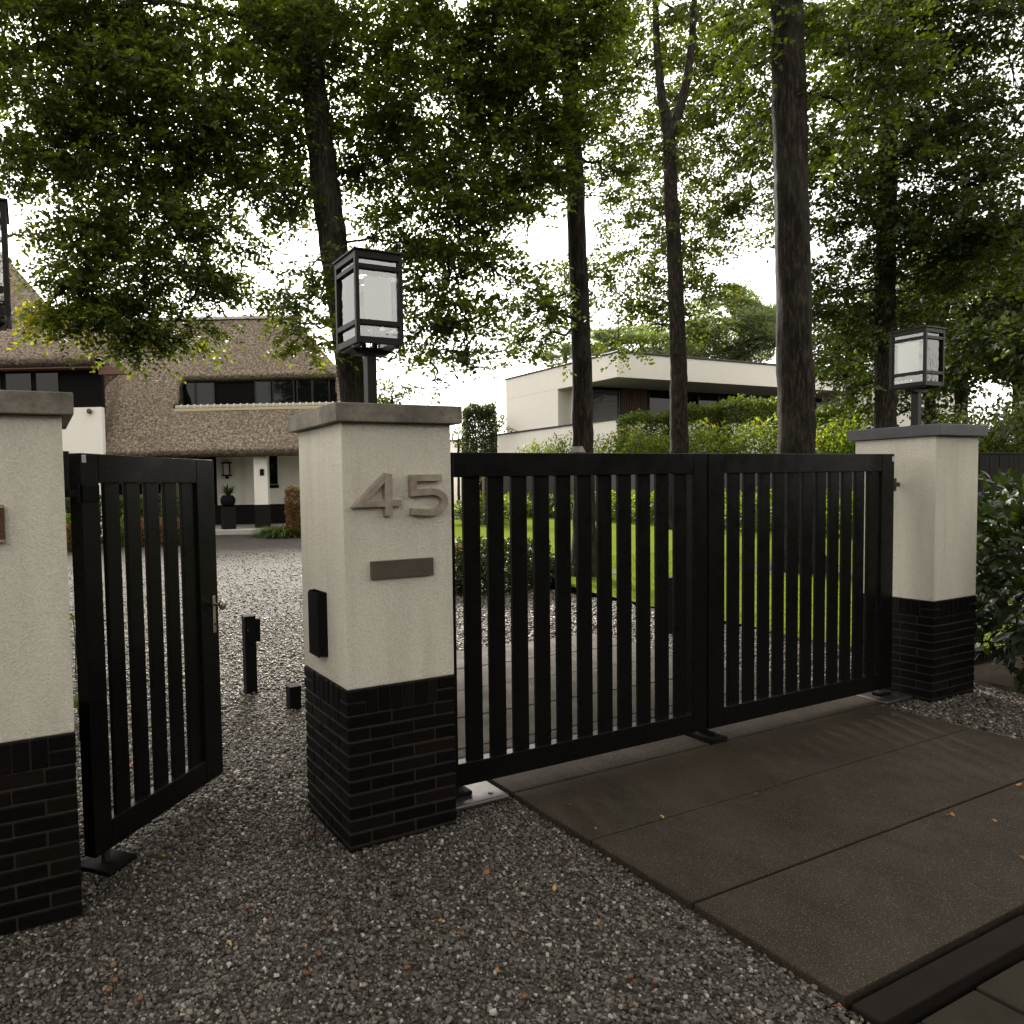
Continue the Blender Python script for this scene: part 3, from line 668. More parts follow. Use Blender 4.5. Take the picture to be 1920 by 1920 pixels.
roof = thatch_grid('roof', ZR, lambda z: hx(float(np.interp(z, [3, 4.2, 5., 5.75, 6.3, 7.2, 9], [199, 193, 193, 205, 236, 190, 100])), roof_d(z)), lambda z: hx(672, 27)-max(0, z-5.4)*.75,
    (dx0, dx1, 4.75, 6.06), lambda x, z: .75*math.exp(-((x-hx(232, 26.8))/.45)**2)*math.exp(-((z-4.7)/1.3)**2)-.8*math.exp(-((x-hx(200, 26.8))/.35)**2)*math.exp(-((z-5.0)/1.1)**2), roof_d, th)
# ridge tiles
rx0, rx1 = hx(205, 30.6), hx(570, 30.6)
n = int((rx1-rx0)/.42)
rme = None
def ridge_tile(L, R):
    seg = 8; v = []; f = []
    for x in (0, L):
        for k in range(seg+1):
            a = math.pi*k/seg; v.append((x, -R*math.cos(a), R*math.sin(a)))
    for k in range(seg): f.append((k, k+1, seg+1+k+1, seg+1+k))
    f += [tuple(range(seg+1)), tuple(range(seg+1, 2*seg+2))[::-1]]
    me = bpy.data.meshes.new('ridge_tile'); me.from_pydata(v, [], f); me.materials.append(MT['ridge']); return me
def ridge_row(parent, x0, x1, y, z, L, R):
    me = ridge_tile(L*.76, R); mm = ridge_tile(L*.24, R*1.22); mm.materials.clear(); mm.materials.append(MT['ridge_mortar'])
    x = x0
    while x < x1:
        o = link(bpy.data.objects.new('ridge_tile', me), parent); o.location = (x, y, z)
        o = link(bpy.data.objects.new('ridge_joint', mm), parent); o.location = (x+L*.76, y, z); x += L
ridge_row(roof, rx0, rx1, roof_d(ZR)+.05, ZR-.02, .40, .16)
ridge_row(roof, dx0+.05, dx1, 26.98, 4.72, .245, .13)
box('ridge_mortar_bed', dx0+.02, dx1, 26.78, 27.15, 4.60, 4.70, 'ridge_mortar', roof, .01)
# roof back slope
pydata('roof_back', [(rx0-1, roof_d(ZR)+.1, ZR-.1), (rx1, roof_d(ZR)+.1, ZR-.1), (rx1+2.5, 36, 3.2), (rx0-1, 36, 3.2)], [(0, 1, 2, 3)], 'thatch', th)
# dormer window band
dz0, dz1 = 4.72, 6.05
dw = box('dormer_wall', dx0+.02, dx1+.6, 28.47, 28.7, dz0, 6.15, 'darkwood', th, 0)
box('dormer_sill', dx0+.02, dx1, 26.95, 28.46, 4.50, 4.59, 'darkwood', th, 0)
for ua, ub in [(352, 372), (377, 408), (487, 513), (520, 556), (565, 590), (594, 622)]:
    x0, x1 = hx(ua, 28.4), hx(ub, 28.4)
    wdw = box('window', x0, x1, 28.41, 28.465, dz0+.12, dz1-.10, 'window', th, 0)
    box('frame', x0-.05, x0-.001, 27.93, 28.018, dz0+.06, dz1-.04, 'frame', wdw, .004).location = (-(x1-x0)/2-.026, -.02, 0)
    box('frame', x0, x0+.05, 27.93, 28.018, dz0+.06, dz1-.04, 'frame', wdw, .004).location = ((x1-x0)/2+.026, -.02, 0)
# ground floor under the eave
wy = 29.2
box('wall', hx(409, wy), hx(700, wy), wy, wy+.3, .9, 4.2, 'render', th, 0)
box('plinth', hx(300, wy), hx(705, wy), wy-.04, wy+.26, 0, hz(470, 946, wy), 'plinth', th, 0)
box('door_panel', hx(196, wy), hx(408, wy), wy+.1, wy+.3, 0, 4.2, 'darkwood', th, 0)
for ua, ub in [(205, 255), (260, 300), (306, 345)]:
    box('window', hx(ua, wy), hx(ub, wy), wy+.05, wy+.095, 1.0, 2.85, 'window', th, 0)
dr = box('front_door', hx(352, wy), hx(402, wy), wy+.02, wy+.09, .05, 2.75, 'darkwood', th, .01)
for k in range(4): box('door_stud', .48, .52, -.055, -.04, -1.0+.6*k, -.95+.6*k, 'nickel', dr, .004)
box('pilaster', hx(463, wy), hx(481, wy), wy-.14, wy-.005, hz(470, 946, wy), 4.1, 'render', th, 0)
wx = 26.3
box('porch_column', hx(481, wx), hx(506, wx), wx-.3, wx+.2, hz(490, 946, wx), 3.15, 'render', th, 0)
box('column_plinth', hx(480.5, wx), hx(506.5, wx), wx-.32, wx+.22, 0, hz(490, 946, wx)-.002, 'plinth', th, 0)
wdw = box('window', hx(508, wy), hx(523, wy), wy-.03, wy-.006, hz(515, 908, wy), 3.6, 'window', th, 0)
box('sill', hx(506, wy), hx(525, wy), wy-.10, wy-.0055, hz(515, 915, wy), hz(515, 909, wy), 'darkwood', th, .004)
box('soffit', hx(197, 26), hx(690, 26), 25.75, 29.5, 3.0, 3.05, 'darkwood', th, 0)
wl_ = box('wall_lamp', hx(420, wy), hx(438, wy), wy-.20, wy-.02, hz(430, 893, wy), hz(430, 867, wy), 'frosted', th, 0)
wl_.name = 'lamp_glass'; wl_.scale = (.72, .7, .92)
for sx in (-1, 1):
    for sy in (-1, 1): box('lamp_bar', sx*.178-.02, sx*.178+.02, sy*.08-.02, sy*.08+.02, -.27, .27, 'black', wl_, 0).scale = (1/.72, 1, 1)
for s in (-1, 1): box('lamp_rail', -.28, .28, -.14, .14, s*.27-.025, s*.27+.025, 'black', wl_, 0)
box('lamp_bracket', -.08, .08, -.06, .10, -.42, -.30, 'black', wl_, 0)
box('intercom', hx(492.5, wx), hx(500, wx), wx-.34, wx-.301, hz(496, 892, wx), hz(496, 880, wx), 'black', th, .005)
box('security_camera', hx(473, wx), hx(480, wx), wx-.2, wx-.05, hz(476, 855, wx), hz(476, 851, wx), 'sticker', th, .01)
# left wing
WD = 24.9
lwr = thatch_grid('wing_roof', 11.6, lambda z: hx(-420, WD), lambda z: hx(193, 24.7)-(z-6.2)*1.05, None, lambda x, z: 0., lambda z: 24.5+(z-6.2)/math.tan(math.radians(45)), th, 40, 40, 6.2)
box('wing_wall', hx(-400, WD), hx(194, WD), WD+.35, WD+.6, 4.45, 6.4, 'darkwood', th, 0)
box('wing_wall_lower', hx(-400, WD), hx(195, WD), WD+.2, WD+.45, 0, hz(150, 764, WD), 'render', th, 0)
box('wing_side_wall', hx(190, WD)-1.6, hx(190, WD)-1.3, WD+.46, 29, 0, 6.2, 'render', th, 0)
box('eave_board', hx(-400, WD), hx(194, WD), WD-.15, WD+.34, 5.92, 5.99, 'brownwood', th, .01)
box('gutter_board', hx(192, WD)+.02, hx(244, WD), WD+.1, WD+.3, 5.72, 5.98, 'brownwood', th, .01)
for ua, ub in [(-30, 4), (15, 62), (72, 113)]:
    box('window', hx(ua, WD), hx(ub, WD), WD+.30, WD+.345, hz(40, 742, WD), hz(40, 686, WD), 'window', th, 0)
box('downpipe', hx(121, WD), hx(130, WD), WD+.05, WD+.19, .2, hz(125, 846, WD), 'black', th, .01)
lathe('alarm_lamp', [(.02, 0), (.08, .03), (.09, .1), (.06, .16), (.01, .18)], 'brownwood', th, 14, (hx(173, WD), WD+.12, hz(173, 776, WD)))
def HP(u, v, d): return P(u, v, d)
# terrace in front of the house
tr = tag(pydata('house_terrace', [P(u, v, d)*[1, 1, 0]+[0, 0, z] for (u, v, d, z) in [(340, 990, 24.7, .27), (700, 990, 24.7, .27), (700, 990, 29.4, .27), (340, 990, 29.4, .27), (340, 990, 24.7, .0), (700, 990, 24.7, .0)]], [(0, 1, 2, 3), (4, 5, 1, 0)], 'step'), 'pale stone terrace along the front of the thatched house', kind='structure')

# potted agave on a dark pedestal
base = P(429, 990, 25.6); base[2] = .2
pp = thing('potted_agave', 'spiky plant in a round black pot beside the front door', 'potted plant', base)
box('pedestal', -.22, .22, -.22, .22, 0, .86, 'plinth', pp, .01)
lathe('pot', [(.14, .861), (.22, .92), (.265, 1.04), (.26, 1.16), (.19, 1.26), (.17, 1.28)], 'black', pp, 24)
rng = np.random.default_rng(5); a = rng.uniform(0, 6.283, 46); e = rng.uniform(.15, 1.3, 46)
dd = np.stack([np.cos(a)*np.cos(e), np.sin(a)*np.cos(e), np.sin(e)], 1)
v_, t_, i_ = leaf_geo(np.tile([0, 0, 1.26], (46, 1)), dd, np.cross(dd, np.cross([0, 0, 1.], dd))+[0, 0, .2], rng.uniform(.38, .52, 46), .07, rng.uniform(.1, .6, 46), .10)
tri_mesh('foliage', v_, t_, 'leaf_dark', pp, i_)

# ================================================================== modern white house
X0, Y0 = 26.7, 25.8
mh = thing('modern_house', 'flat roofed white modern house with timber and glass under a wide overhang', 'house', (X0, Y0, 0))
zt, zs_, zl = 8.42, 7.16, 5.0
yl = onX(948, 713, X0)[1]-Y0; yn = onX(1046, 735, X0)[1]-Y0
S = 3.0; XE = 24.
box('roof_slab', 0, XE, 0, yl, zs_, zt, 'render', mh, .01)
box('roof_edge_trim', -.06, XE+.06, -.06, yl+.06, zt+.002, zt+.10, 'frame', mh, .01)
box('wall', 0, 4, yn, yl, zl-.3, zs_-.003, 'render', mh, 0)
yb = Y0
box('niche_wall', .96, 3.5, yn-.35, yn-.003, zl+.02, zs_-.003, 'render', mh, 0)
# glazing recessed S behind the roof edge
wA = box('window', .9, .96, S+.1, yn-.36, zl+.10, zs_-.25, 'window', mh, 0)
wB = box('window', 1.0, onY(1161, 740, Y0+S)[0]-X0, S+.04, S+.1, zl+.10, zs_-.25, 'window', mh, 0); wbw = (onY(1161, 740, Y0+S)[0]-X0-1.)/2
for k in range(26): box('blind_slat', -wbw+.05, wbw-.05, -.09, -.045, -.92+k*.073, -.895+k*.073, 'blind', wB, 0)
for s in (-1, 1): box('frame', s*wbw-.06, s*wbw+.06, -.1, .03, -1., 1., 'frame', wB, .005)
hh = (zs_-.25-zl-.10)/2; ww = (yn-.36-S-.1)/2
for k in range(26): box('blind_slat', -.09, -.045, -ww+.05, ww-.05, -hh+.06+k*.073, -hh+.085+k*.073, 'blind', wA, 0)
for s in (-.98, .0, .98): box('frame', -.10, .03, s*ww-.06, s*ww+.06, -hh-.06, hh+.06, 'frame', wA, .005)
box('back_wall', 1.0, XE, S+.25, S+.6, zl, zs_-.004, 'darkwood', mh, 0)
def seg_at(u): return onY(u, 740, Y0+S)[0]-X0
for ua, ub in [(1165, 1217), (1396, 1470), (1590, 1640)]:
    x0, x1 = seg_at(ua), seg_at(ub); pan = box('cladding', x0, x1, S+.10, S+.2, zl+.05, zs_-.006, 'darkwood', mh, 0); n = int((x1-x0)/.14)
    me = cbox_mesh(.10, .05, zs_-zl-.1, .004, 'batten'); me.materials.append(MT['cedar'])
    for k in range(n):
        o = link(bpy.data.objects.new('batten', me), pan); o.location = (-(x1-x0)/2+.07+k*.14, -.078, 0)
for ua, ub in [(1220, 1288), (1312, 1350), (1353, 1394), (1475, 1530), (1534, 1586), (1645, 1700)]:
    x0, x1 = seg_at(ua), seg_at(ub); wdw = box('window', x0, x1, S+.14, S+.2, zl+.08, zs_-.2, 'window', mh, 0)
    for s in (-1, 1): box('frame', s*(x1-x0)/2-.05, s*(x1-x0)/2+.05, -.07, .02, -(zs_-zl-.28)/2, (zs_-zl-.28)/2, 'frame', wdw, .005)
# lower volume
box('lower_wall', -.35, XE, -.35, yl+9, 0, zl-.09, 'render', mh, .01)
box('lower_coping', -.42, XE, -.42, yl+9.05, zl-.088, zl, 'frame', mh, .005)
box('garden_wall', -3.6, -2.9, yl+4, yl+24, 0, 3.55, 'render', mh, .01); box('garden_wall_coping', -3.65, -2.85, yl+4, yl+24, 3.552, 3.62, 'frame', mh, .005)
box('white_wing_wall', 18.5, 19.2, -6, -.36, 2.2, 7.1, 'render', mh, 0)

# ================================================================== fences
fb = thing('garden_shed', 'dark shed wall of overlapping boards behind the lawn shrubs', 'shed', (22.4, 24.0, 0))
me = cbox_mesh(.05, 6.5, .155, .005, 'board'); me.materials.append(MT['boards'])
for k in range(15):
    o = link(bpy.data.objects.new('board', me), fb); o.location = (0, 4.2, .1+.165*k); o.rotation_euler = (0, -.09, 0)
box('shed_wall', .05, 2.2, .95, 7.45, 0, 2.5, 'boards', fb, 0)
fb = thing('grey_fence', 'plain dark grey panel fence behind the laurel shrubs', 'fence', (22.6, 8.0, 0))
for k in range(9): box('panel', 0, .05, 16.8-1.95*(k+1)+.01, 16.8-1.95*k-.01, .05, 2.35, 'plainwall', fb, .004)
for k in range(10): box('post', .055, .155, 16.8-1.95*k-.05, 16.8-1.95*k+.05, 0, 2.45, 'boards', fb, .005)
bf = thing('black_board_fence', 'black board fence behind the rhododendron', 'fence', (6.2, 3.4, 0))
me = cbox_mesh(.145, .022, 1.86, .003, 'board'); me.materials.append(MT['darkwood'])
for k in range(60):
    o = link(bpy.data.objects.new('board', me), bf); o.location = (.15*k+3.2, random.uniform(-.002, .002), .98)
box('rail', 3.1, 12.2, .0125, .06, 1.70, 1.79, 'darkwood', bf, .004); box('cap', 3.1, 12.2, -.02, .05, 1.915, 1.945, 'darkwood', bf, .004)
# chain link fence
cf = thing('chain_link_fence', 'low wire mesh fence between pillar and rhododendron', 'fence', (5.02, .40, 0))
VV, FF = [], []
Lc, Hc, ms = 3.2, 1.38, .055
for s in (1, -1):
    for k in range(-int(Hc/ms)-1, int(Lc/ms)+int(Hc/ms)+2):
        pts = []
        for j in range(int(Hc/ms)+1):
            xx = k*ms+s*j*ms*.9; 
            if 0 <= xx <= Lc: pts.append((xx, .004*s*(1 if j % 2 else -1), j*ms+.02))
        if len(pts) > 1:
            v_, f_ = tube_vf(pts, [.0019]*len(pts), 3, v0=len(VV)); VV += list(v_); FF += f_
pydata('wire_mesh', VV, FF, 'wire', cf)
for xx in (.05, 1.6, 3.15): cyl('fence_post', xx, .03, 0, 1.42, .02, 'wire', cf, 12)
VV, FF = [], []
for j in range(2):
    pts = [(x_, .004*math.sin(x_*90+j*3.14), 1.425+.004*math.cos(x_*90+j*3.14)) for x_ in np.linspace(0, 3.2, 120)]
    v_, f_ = tube_vf(pts, [.003]*len(pts), 4, v0=len(VV)); VV += list(v_); FF += f_
pydata('top_wire', VV, FF, 'galv', cf)

# ================================================================== trees
def tree(name, label, trunk, d, rad, clumps, lm, bm_, L, lai=3.6, seed=1, tb=.4, per=10, twig=.42, seg=20, group=None, base_v=None, extra=None, rough=.05, wr=.58, limb=.022, tilt=.45, cat='tree', fall=.10, simple=False):
    """trunk: (u, v) points from the foot upwards at camera depth d; clumps: (u, v, ru, rv, d, tint, lai factor)"""
    rng = np.random.default_rng(seed)
    pts = [P(u, v, d) for u, v in trunk]; foot = pts[0].copy()
    if base_v is None: foot[2] = 0
    t = thing(name, label, cat, foot, 0, group)
    pts = [p-foot for p in pts]; pts[0][2] = -.15
    # resample the trunk
    q = []; rr = []
    for i in range(len(pts)-1):
        m = max(3, int(np.linalg.norm(pts[i+1]-pts[i])/.22))
        for k in range(m):
            a = k/m; q.append(pts[i]*(1-a)+pts[i+1]*a); rr.append(rad[i]*(1-a)+rad[i+1]*a)
    q.append(pts[-1]); rr.append(rad[-1]); q = np.array(q); rr = np.array(rr)
    z = q[:, 2]; rr = rr*(1+.55*np.exp(-np.clip(z, 0, 9)/.28)*(1 if base_v is None else 0))
    q[1:-1] += rng.normal(0, .008, (len(q)-2, 3))
    V, Fc = tube_vf(q, rr, seg, rough, rng)
    pydata('trunk', V, Fc, bm_, t, True)
    global TW
    parts = []; cents = []; TW = []
    for c in clumps:
        u, v, ru, rv, dc = c[:5]; ct = c[5] if len(c) > 5 and c[5] is not None else tb; cl = c[6] if len(c) > 6 else 1.
        k = dc/F; cen = P(u, v, dc)-foot
        ax = np.stack([RH*ru*k, FH*max(.55*(ru+rv)*k, .35), ZZ*rv*k+FH*.1*rv*k])
        area = math.pi*ru*rv*k*k; N = area*lai*cl/(.36*L*L*wr/.58)
        ns = max(4, int(N/per))
        parts.append(sprays(rng, cen, ax, ns, per, L, twig, tilt, ct, .2, wr=wr, simple=simple))
        # limb from the trunk to the clump with twigs
        zc = cen[2]; hd = np.linalg.norm((cen-q[-1])[:2]); za = zc+fall*hd
        j = int(np.argmin(np.abs(z-za))); a = q[j]; b = cen
        cand = [w for w in cents if w[2] > cen[2]+.12 and np.linalg.norm(w-cen) < 2.4 and np.linalg.norm((w-q[j])[:2]) < hd+1.2]
        if cand and np.linalg.norm(a-b) > 1.4: a = min(cand, key=lambda w: np.linalg.norm(w-cen))
        cents.append(cen)
        rl = min(rr[j]*.5, limb+.007*np.linalg.norm(b-a)); mid = (a+b)/2+np.array([0, 0, .13*np.linalg.norm(b-a)])+rng.normal(0, .12, 3)
        tt = np.linspace(0, 1, 9)[:, None]; cv = (1-tt)**2*a+2*tt*(1-tt)*mid+tt**2*b
        cv[1:-1] += rng.normal(0, .035, (7, 3))
        VV, FF = tube_vf(cv, np.linspace(rl, max(.012, rl*.3), 9), 7)
        for m in range(7):
            s0 = cv[int(rng.integers(4, 9))]; e0 = cen+(in_ball(1, rng)[0]*.9)@ax; md = (s0+e0)/2+rng.normal(0, .1, 3)
            t2 = np.linspace(0, 1, 5)[:, None]; c2 = (1-t2)**2*s0+2*t2*(1-t2)*md+t2**2*e0
            v2, f2 = tube_vf(c2, np.linspace(max(.010, rl*.32), .004, 5), 4, v0=len(VV)); VV = list(VV)+list(v2); FF = FF+f2
        pydata('branch', VV, FF, bm_, t, True)
    if d < 20:
        v_, t_, i_ = join_geo(TW); tri_mesh('twigs', v_, t_, bm_, t)
    TW = None
    if extra: parts += extra(rng, foot)
    v_, t_, i_ = join_geo(parts)
    tri_mesh('crown', v_, t_, lm, t, i_)
    return t

# big beech behind the numbered pillar
D1 = 12.
T1 = [(60, 40, 150, 110, 10.5), (230, 40, 150, 110, 11.5), (400, 60, 150, 110, 12), (540, 40, 90, 90, 12.5), (700, 60, 140, 100, 12), (860, 60, 150, 110, 11.5), (960, 130, 110, 110, 11.5),
      (60, 190, 130, 110, 10.5), (210, 200, 150, 100, 11), (370, 200, 140, 100, 11.5), (490, 230, 100, 90, 12), (700, 210, 100, 90, 11.5), (830, 230, 140, 110, 11.5), (960, 290, 90, 90, 12),
      (120, 300, 120, 60, 10.5), (260, 310, 130, 70, 11), (390, 320, 120, 70, 11.5), (490, 350, 80, 55, 11.5), (540, 330, 50, 70, 12.5),
      (180, 430, 110, 50, 10.5), (290, 430, 130, 60, 11), (390, 470, 70, 60, 11.2), (150, 510, 75, 48, 10.4, .55, 1.4), (270, 530, 130, 60, 10.8), (370, 540, 75, 55, 11), (230, 600, 90, 45, 10.6, .36, 1.3), (150, 585, 60, 35, 10.3, .6, 1.3), (330, 600, 70, 35, 10.8), (240, 648, 60, 25, 10.5, .6), (95, 585, 50, 32, 10.2, .95, 1.3), (360, 625, 45, 22, 10.8, .6),
      (570, 500, 40, 40, 11.2), (545, 560, 45, 40, 11), (570, 610, 45, 40, 10.9, .6), (585, 650, 28, 20, 10.8, .75),
      (730, 340, 90, 80, 11.5), (850, 380, 110, 70, 11.3), (740, 450, 70, 70, 11.8), (850, 470, 80, 60, 11.2), (930, 410, 60, 60, 11.4), (830, 560, 70, 60, 11.2), (880, 600, 60, 45, 11), (810, 655, 60, 30, 11), (880, 660, 40, 22, 11), (910, 690, 22, 10, 11), (815, 712, 14, 8, 11),
      (960, 530, 40, 22, 11), (700, 600, 30, 60, 11.5)]
T1 += [(590, 20, 60, 60, 11.4), (575, 110, 45, 40, 11.5)]
T1 = [(c[0], c[1], c[2], c[3], (12.9 if 520 < c[0] < 745 and c[1] < 420 and not 570 < c[0] < 600 else c[4]))+tuple(c[5:]) for c in T1]
tree('beech_tree', 'big beech with drooping leafy branches behind the numbered pillar', [(690, 1075), (676, 900), (664, 740), (640, 560), (612, 380), (592, 200), (580, 60), (565, -160)], D1, [.27, .25, .235, .24, .24, .21, .19, .15], T1, 'leaf_beech', 'bark_beech', .088, 5.8, 11, .44)
T1u = [(100, -200, 260, 160, 9.), (420, -220, 260, 160, 10), (760, -220, 260, 160, 10), (300, -480, 350, 200, 10), (700, -500, 350, 200, 10)]

# beech at the lawn edge (second trunk)
D2 = 12.4
T2 = [(1030, 40, 110, 80, 12), (1130, 40, 70, 70, 13.2), (1010, 200, 70, 110, 12.2), (1068, 40, 50, 70, 11.8), (1120, 190, 50, 70, 13.2), (1000, 590, 50, 40, 11.6, .3), (1010, 640, 28, 24, 11.6, .3), (990, 540, 35, 25, 11.6), (1000, 350, 60, 50, 12), (1140, 320, 40, 50, 13.2)]
tree('beech_tree', 'straight dark trunked beech standing on the lawn edge by the modern house', [(1096, 1075), (1093, 840), (1091, 680), (1085, 500), (1077, 330), (1068, 150), (1060, 20), (1050, -160)], D2, [.20, .17, .165, .155, .15, .14, .13, .11], T2, 'leaf_beech', 'bark_oak', .09, 6.0, 12, .34)

# thin forked oak further back
D3 = 24.5
T3 = [(1230, 60, 80, 80, 24), (1330, 80, 90, 90, 25), (1410, 60, 80, 90, 24), (1200, 180, 60, 70, 24), (1280, 190, 60, 70, 25.5), (1390, 190, 90, 80, 24.5), (1230, 290, 70, 60, 24), (1330, 290, 70, 60, 25), (1420, 300, 70, 80, 24), (1200, 390, 60, 40, 24), (1310, 380, 90, 50, 24), (1400, 400, 60, 40, 24.5), (1190, 470, 70, 50, 24), (1290, 470, 70, 45, 24), (1170, 560, 60, 40, 24), (1210, 590, 60, 35, 24.4), (1300, 545, 55, 45, 24), (1330, 590, 35, 25, 24), (1160, 640, 40, 20, 24), (1100, 520, 40, 30, 24.2), (1060, 530, 30, 30, 24), (1060, 600, 28, 25, 24)]
T3 = [(c[0], c[1], c[2], c[3], c[4]+1.8)+tuple(c[5:]) for c in T3]
t3 = tree('oak_tree', 'slim oak forking into two limbs in front of the modern house', [(1262, 992), (1274, 840), (1271, 660), (1266, 500), (1256, 340), (1255, 250), (1240, 180), (1232, 90), (1226, -60)], D3, [.33, .30, .26, .24, .22, .20, .14, .12, .08], T3, 'leaf_oak', 'bark_oak', .145, 4.0, 13, .46, 9, .7, limb=.02, wr=.75, tilt=.8, simple=True)
rngf = np.random.default_rng(4); base3 = np.array(t3.location)
fk = [P(u, v, D3)-base3 for u, v in [(1256, 255), (1272, 210), (1288, 150), (1297, 80), (1302, 0), (1310, -90)]]
V, Fc = tube_vf(fk, [.17, .16, .14, .12, .10, .06], 14, .05, rngf); pydata('fork_limb', V, Fc, 'bark_oak', t3, True)

# thick oak trunk in front, crown mostly above the frame
D4 = 12.4
T4 = [(1430, 80, 60, 80, 13), (1570, 60, 90, 90, 12.8), (1580, 200, 60, 80, 12.8), (1430, 220, 40, 60, 13.2), (1640, 120, 80, 90, 13)]
tree('oak_tree', 'thick straight oak trunk rising beyond the driveway gate', [(1497, 1072), (1494, 840), (1489, 600), (1484, 380), (1479, 180), (1476, 0), (1472, -220)], D4, [.33, .285, .27, .26, .255, .25, .22], T4, 'leaf_oak', 'bark_oak', .11, 4.2, 14, .22, 9, .5, wr=.7, tilt=.7, seg=28)

# oak behind the far pillar
D5 = 19.
T5 = [(1640, 40, 110, 90, 19), (1790, 30, 90, 60, 18.5), (1880, 60, 70, 90, 18), (1560, 330, 80, 80, 19), (1660, 220, 120, 90, 19), (1780, 130, 60, 70, 19), (1850, 250, 90, 60, 18), (1740, 330, 110, 80, 18.5), (1860, 360, 90, 80, 17.5), (1620, 440, 90, 70, 19), (1760, 440, 110, 60, 18.5), (1880, 470, 70, 60, 17.5), (1570, 540, 60, 60, 19.5), (1630, 580, 70, 50, 19.4), (1590, 660, 60, 40, 19.5), (1620, 720, 40, 35, 19.5), (1710, 540, 60, 40, 19), (1700, 600, 60, 40, 19.5), (1900, 160, 50, 60, 17.5), (1850, 530, 60, 40, 19)]
tree('oak_tree', 'leafy dark oak behind the far pillar lantern', [(1662, 1010), (1660, 800), (1660, 560), (1662, 380), (1668, 230), (1660, 60), (1650, -120)], D5, [.30, .25, .23, .22, .20, .17, .12], T5, 'leaf_oak', 'bark_oak', .125, 5.6, 15, .28, 9, .6, wr=.72, tilt=.8, simple=True)

# background trees on the right
def mass(u, v, ru, rv, d, n, seed):
    r = np.random.default_rng(seed); out = []
    for k in range(n):
        q = in_ball(1, r, .2)[0]; out.append((u+q[0]*ru*.8, v+q[1]*rv*.8, ru*r.uniform(.25, .45), rv*r.uniform(.18, .32), d+q[2]*2, r.uniform(.2, .6)))
    return out
BG = [('dark leafy tree rising behind the far lantern', 1800, 560, 120, 190, 27, 28), ('tall dark tree at the picture edge behind the black fence', 1910, 600, 90, 240, 24, 24), ('loose green tree between the modern house and the far pillar', 1590, 640, 80, 110, 34, 22), ('deep green tree over the black board fence', 1740, 700, 70, 110, 30, 18)]
for k, (lb, u, v, ru, rv, d, n) in enumerate(BG):
    tree('leafy_tree', lb, [(u, hzor(u)+1.56*F/d), (u+4, v+60), (u-3, v-60), (u, v-rv)], d, [.22, .2, .15, .05], mass(u, v, ru, rv, d, n, 40+k), 'leaf_dark', 'bark_oak', .20, 3.6, 60+k, .4, 8, .8, 10, 'trees in the background', limb=.02, tilt=.8, wr=.7, simple=True)

# small far trees
for k, (lb, u, v, ru, rv, d, n) in enumerate([('small light green tree between beech trunk and modern house', 735, 735, 46, 40, 40, 14), ('round green tree beside the clipped hornbeam column', 930, 790, 24, 28, 46, 8), ('low bush far behind the numbered pillar coping', 860, 815, 12, 22, 46, 6)]):
    tree('small_tree', lb, [(u, hzor(u)+1.56*F/d), (u, v+20), (u, v)], d, [.1, .08, .04], mass(u, v, ru, rv, d, n, 80+k), 'leaf_oak', 'bark_oak', .20, 1.9, 80+k, .6, 7, .6, 8, 'trees in the background', limb=.03, tilt=.8, wr=.7, simple=True)

# pines behind the modern house
def pine(label, u, v0, d, top, lean, clumps, seed):
    rng = np.random.default_rng(seed)
    def ex(r, foot):
        out = []
        for (cu, cv, ru, rv, dc, tint) in clumps:
            k = dc/F; cen = P(cu, cv, dc)-foot; ax = np.stack([RH*ru*k, FH*.6*(ru+rv)*k, ZZ*rv*k])
            n = int(math.pi*ru*rv*k*k*260); q = in_ball(n, r, .3); c = cen+q@ax
            d_ = nrm(r.normal(size=(n, 3))*[1, 1, .6]+[0, 0, .5]+q*.6)
            out.append(leaf_geo(c, d_, nrm(r.normal(size=(n, 3))), r.uniform(.26, .5, n), r.uniform(.05, .11, n), tint+r.normal(0, .2, n), .05, True))
        return out
    cl = [(c[0], c[1], c[2]*.5, c[3]*.5, c[4], .3, .02) for c in clumps]
    return tree('pine_tree', label, [(u, hzor(u)+1.56*F/d), (u+lean*.3, v0), (u+lean*.7, (v0+top)/2), (u+lean, top)], d, [.3, .25, .2, .08], cl, 'leaf_pine', 'bark_pine', .2, 2., seed, .4, 6, .4, 12, 'pines behind the modern house', extra=ex, limb=.02)
def pcl(u, v, ru, rv, d, n, seed):
    r = np.random.default_rng(seed); out = []
    for k in range(n):
        q = in_ball(1, r, .1)[0]; out.append((u+q[0]*ru, v+q[1]*rv, ru*r.uniform(.22, .38), rv*r.uniform(.13, .22), d+q[2]*2.5, r.uniform(.25, .75)))
    return out
pine('spreading pine above the modern house roof between two trunks', 1385, 700, 52, 540, 8, pcl(1385, 612, 95, 70, 52, 46, 1), 101)
pine('pine with open crown above the modern house roof corner', 1200, 720, 55, 600, 5, pcl(1200, 655, 120, 42, 55, 44, 2), 102)
pine('low pine behind the parapet beside the lawn beech', 1060, 720, 56, 645, 0, pcl(1065, 675, 62, 28, 56, 24, 3), 103)
pine('tall pine behind the dark trees on the right', 1760, 700, 44, 470, 10, pcl(1740, 540, 70, 70, 44, 18, 4), 104)

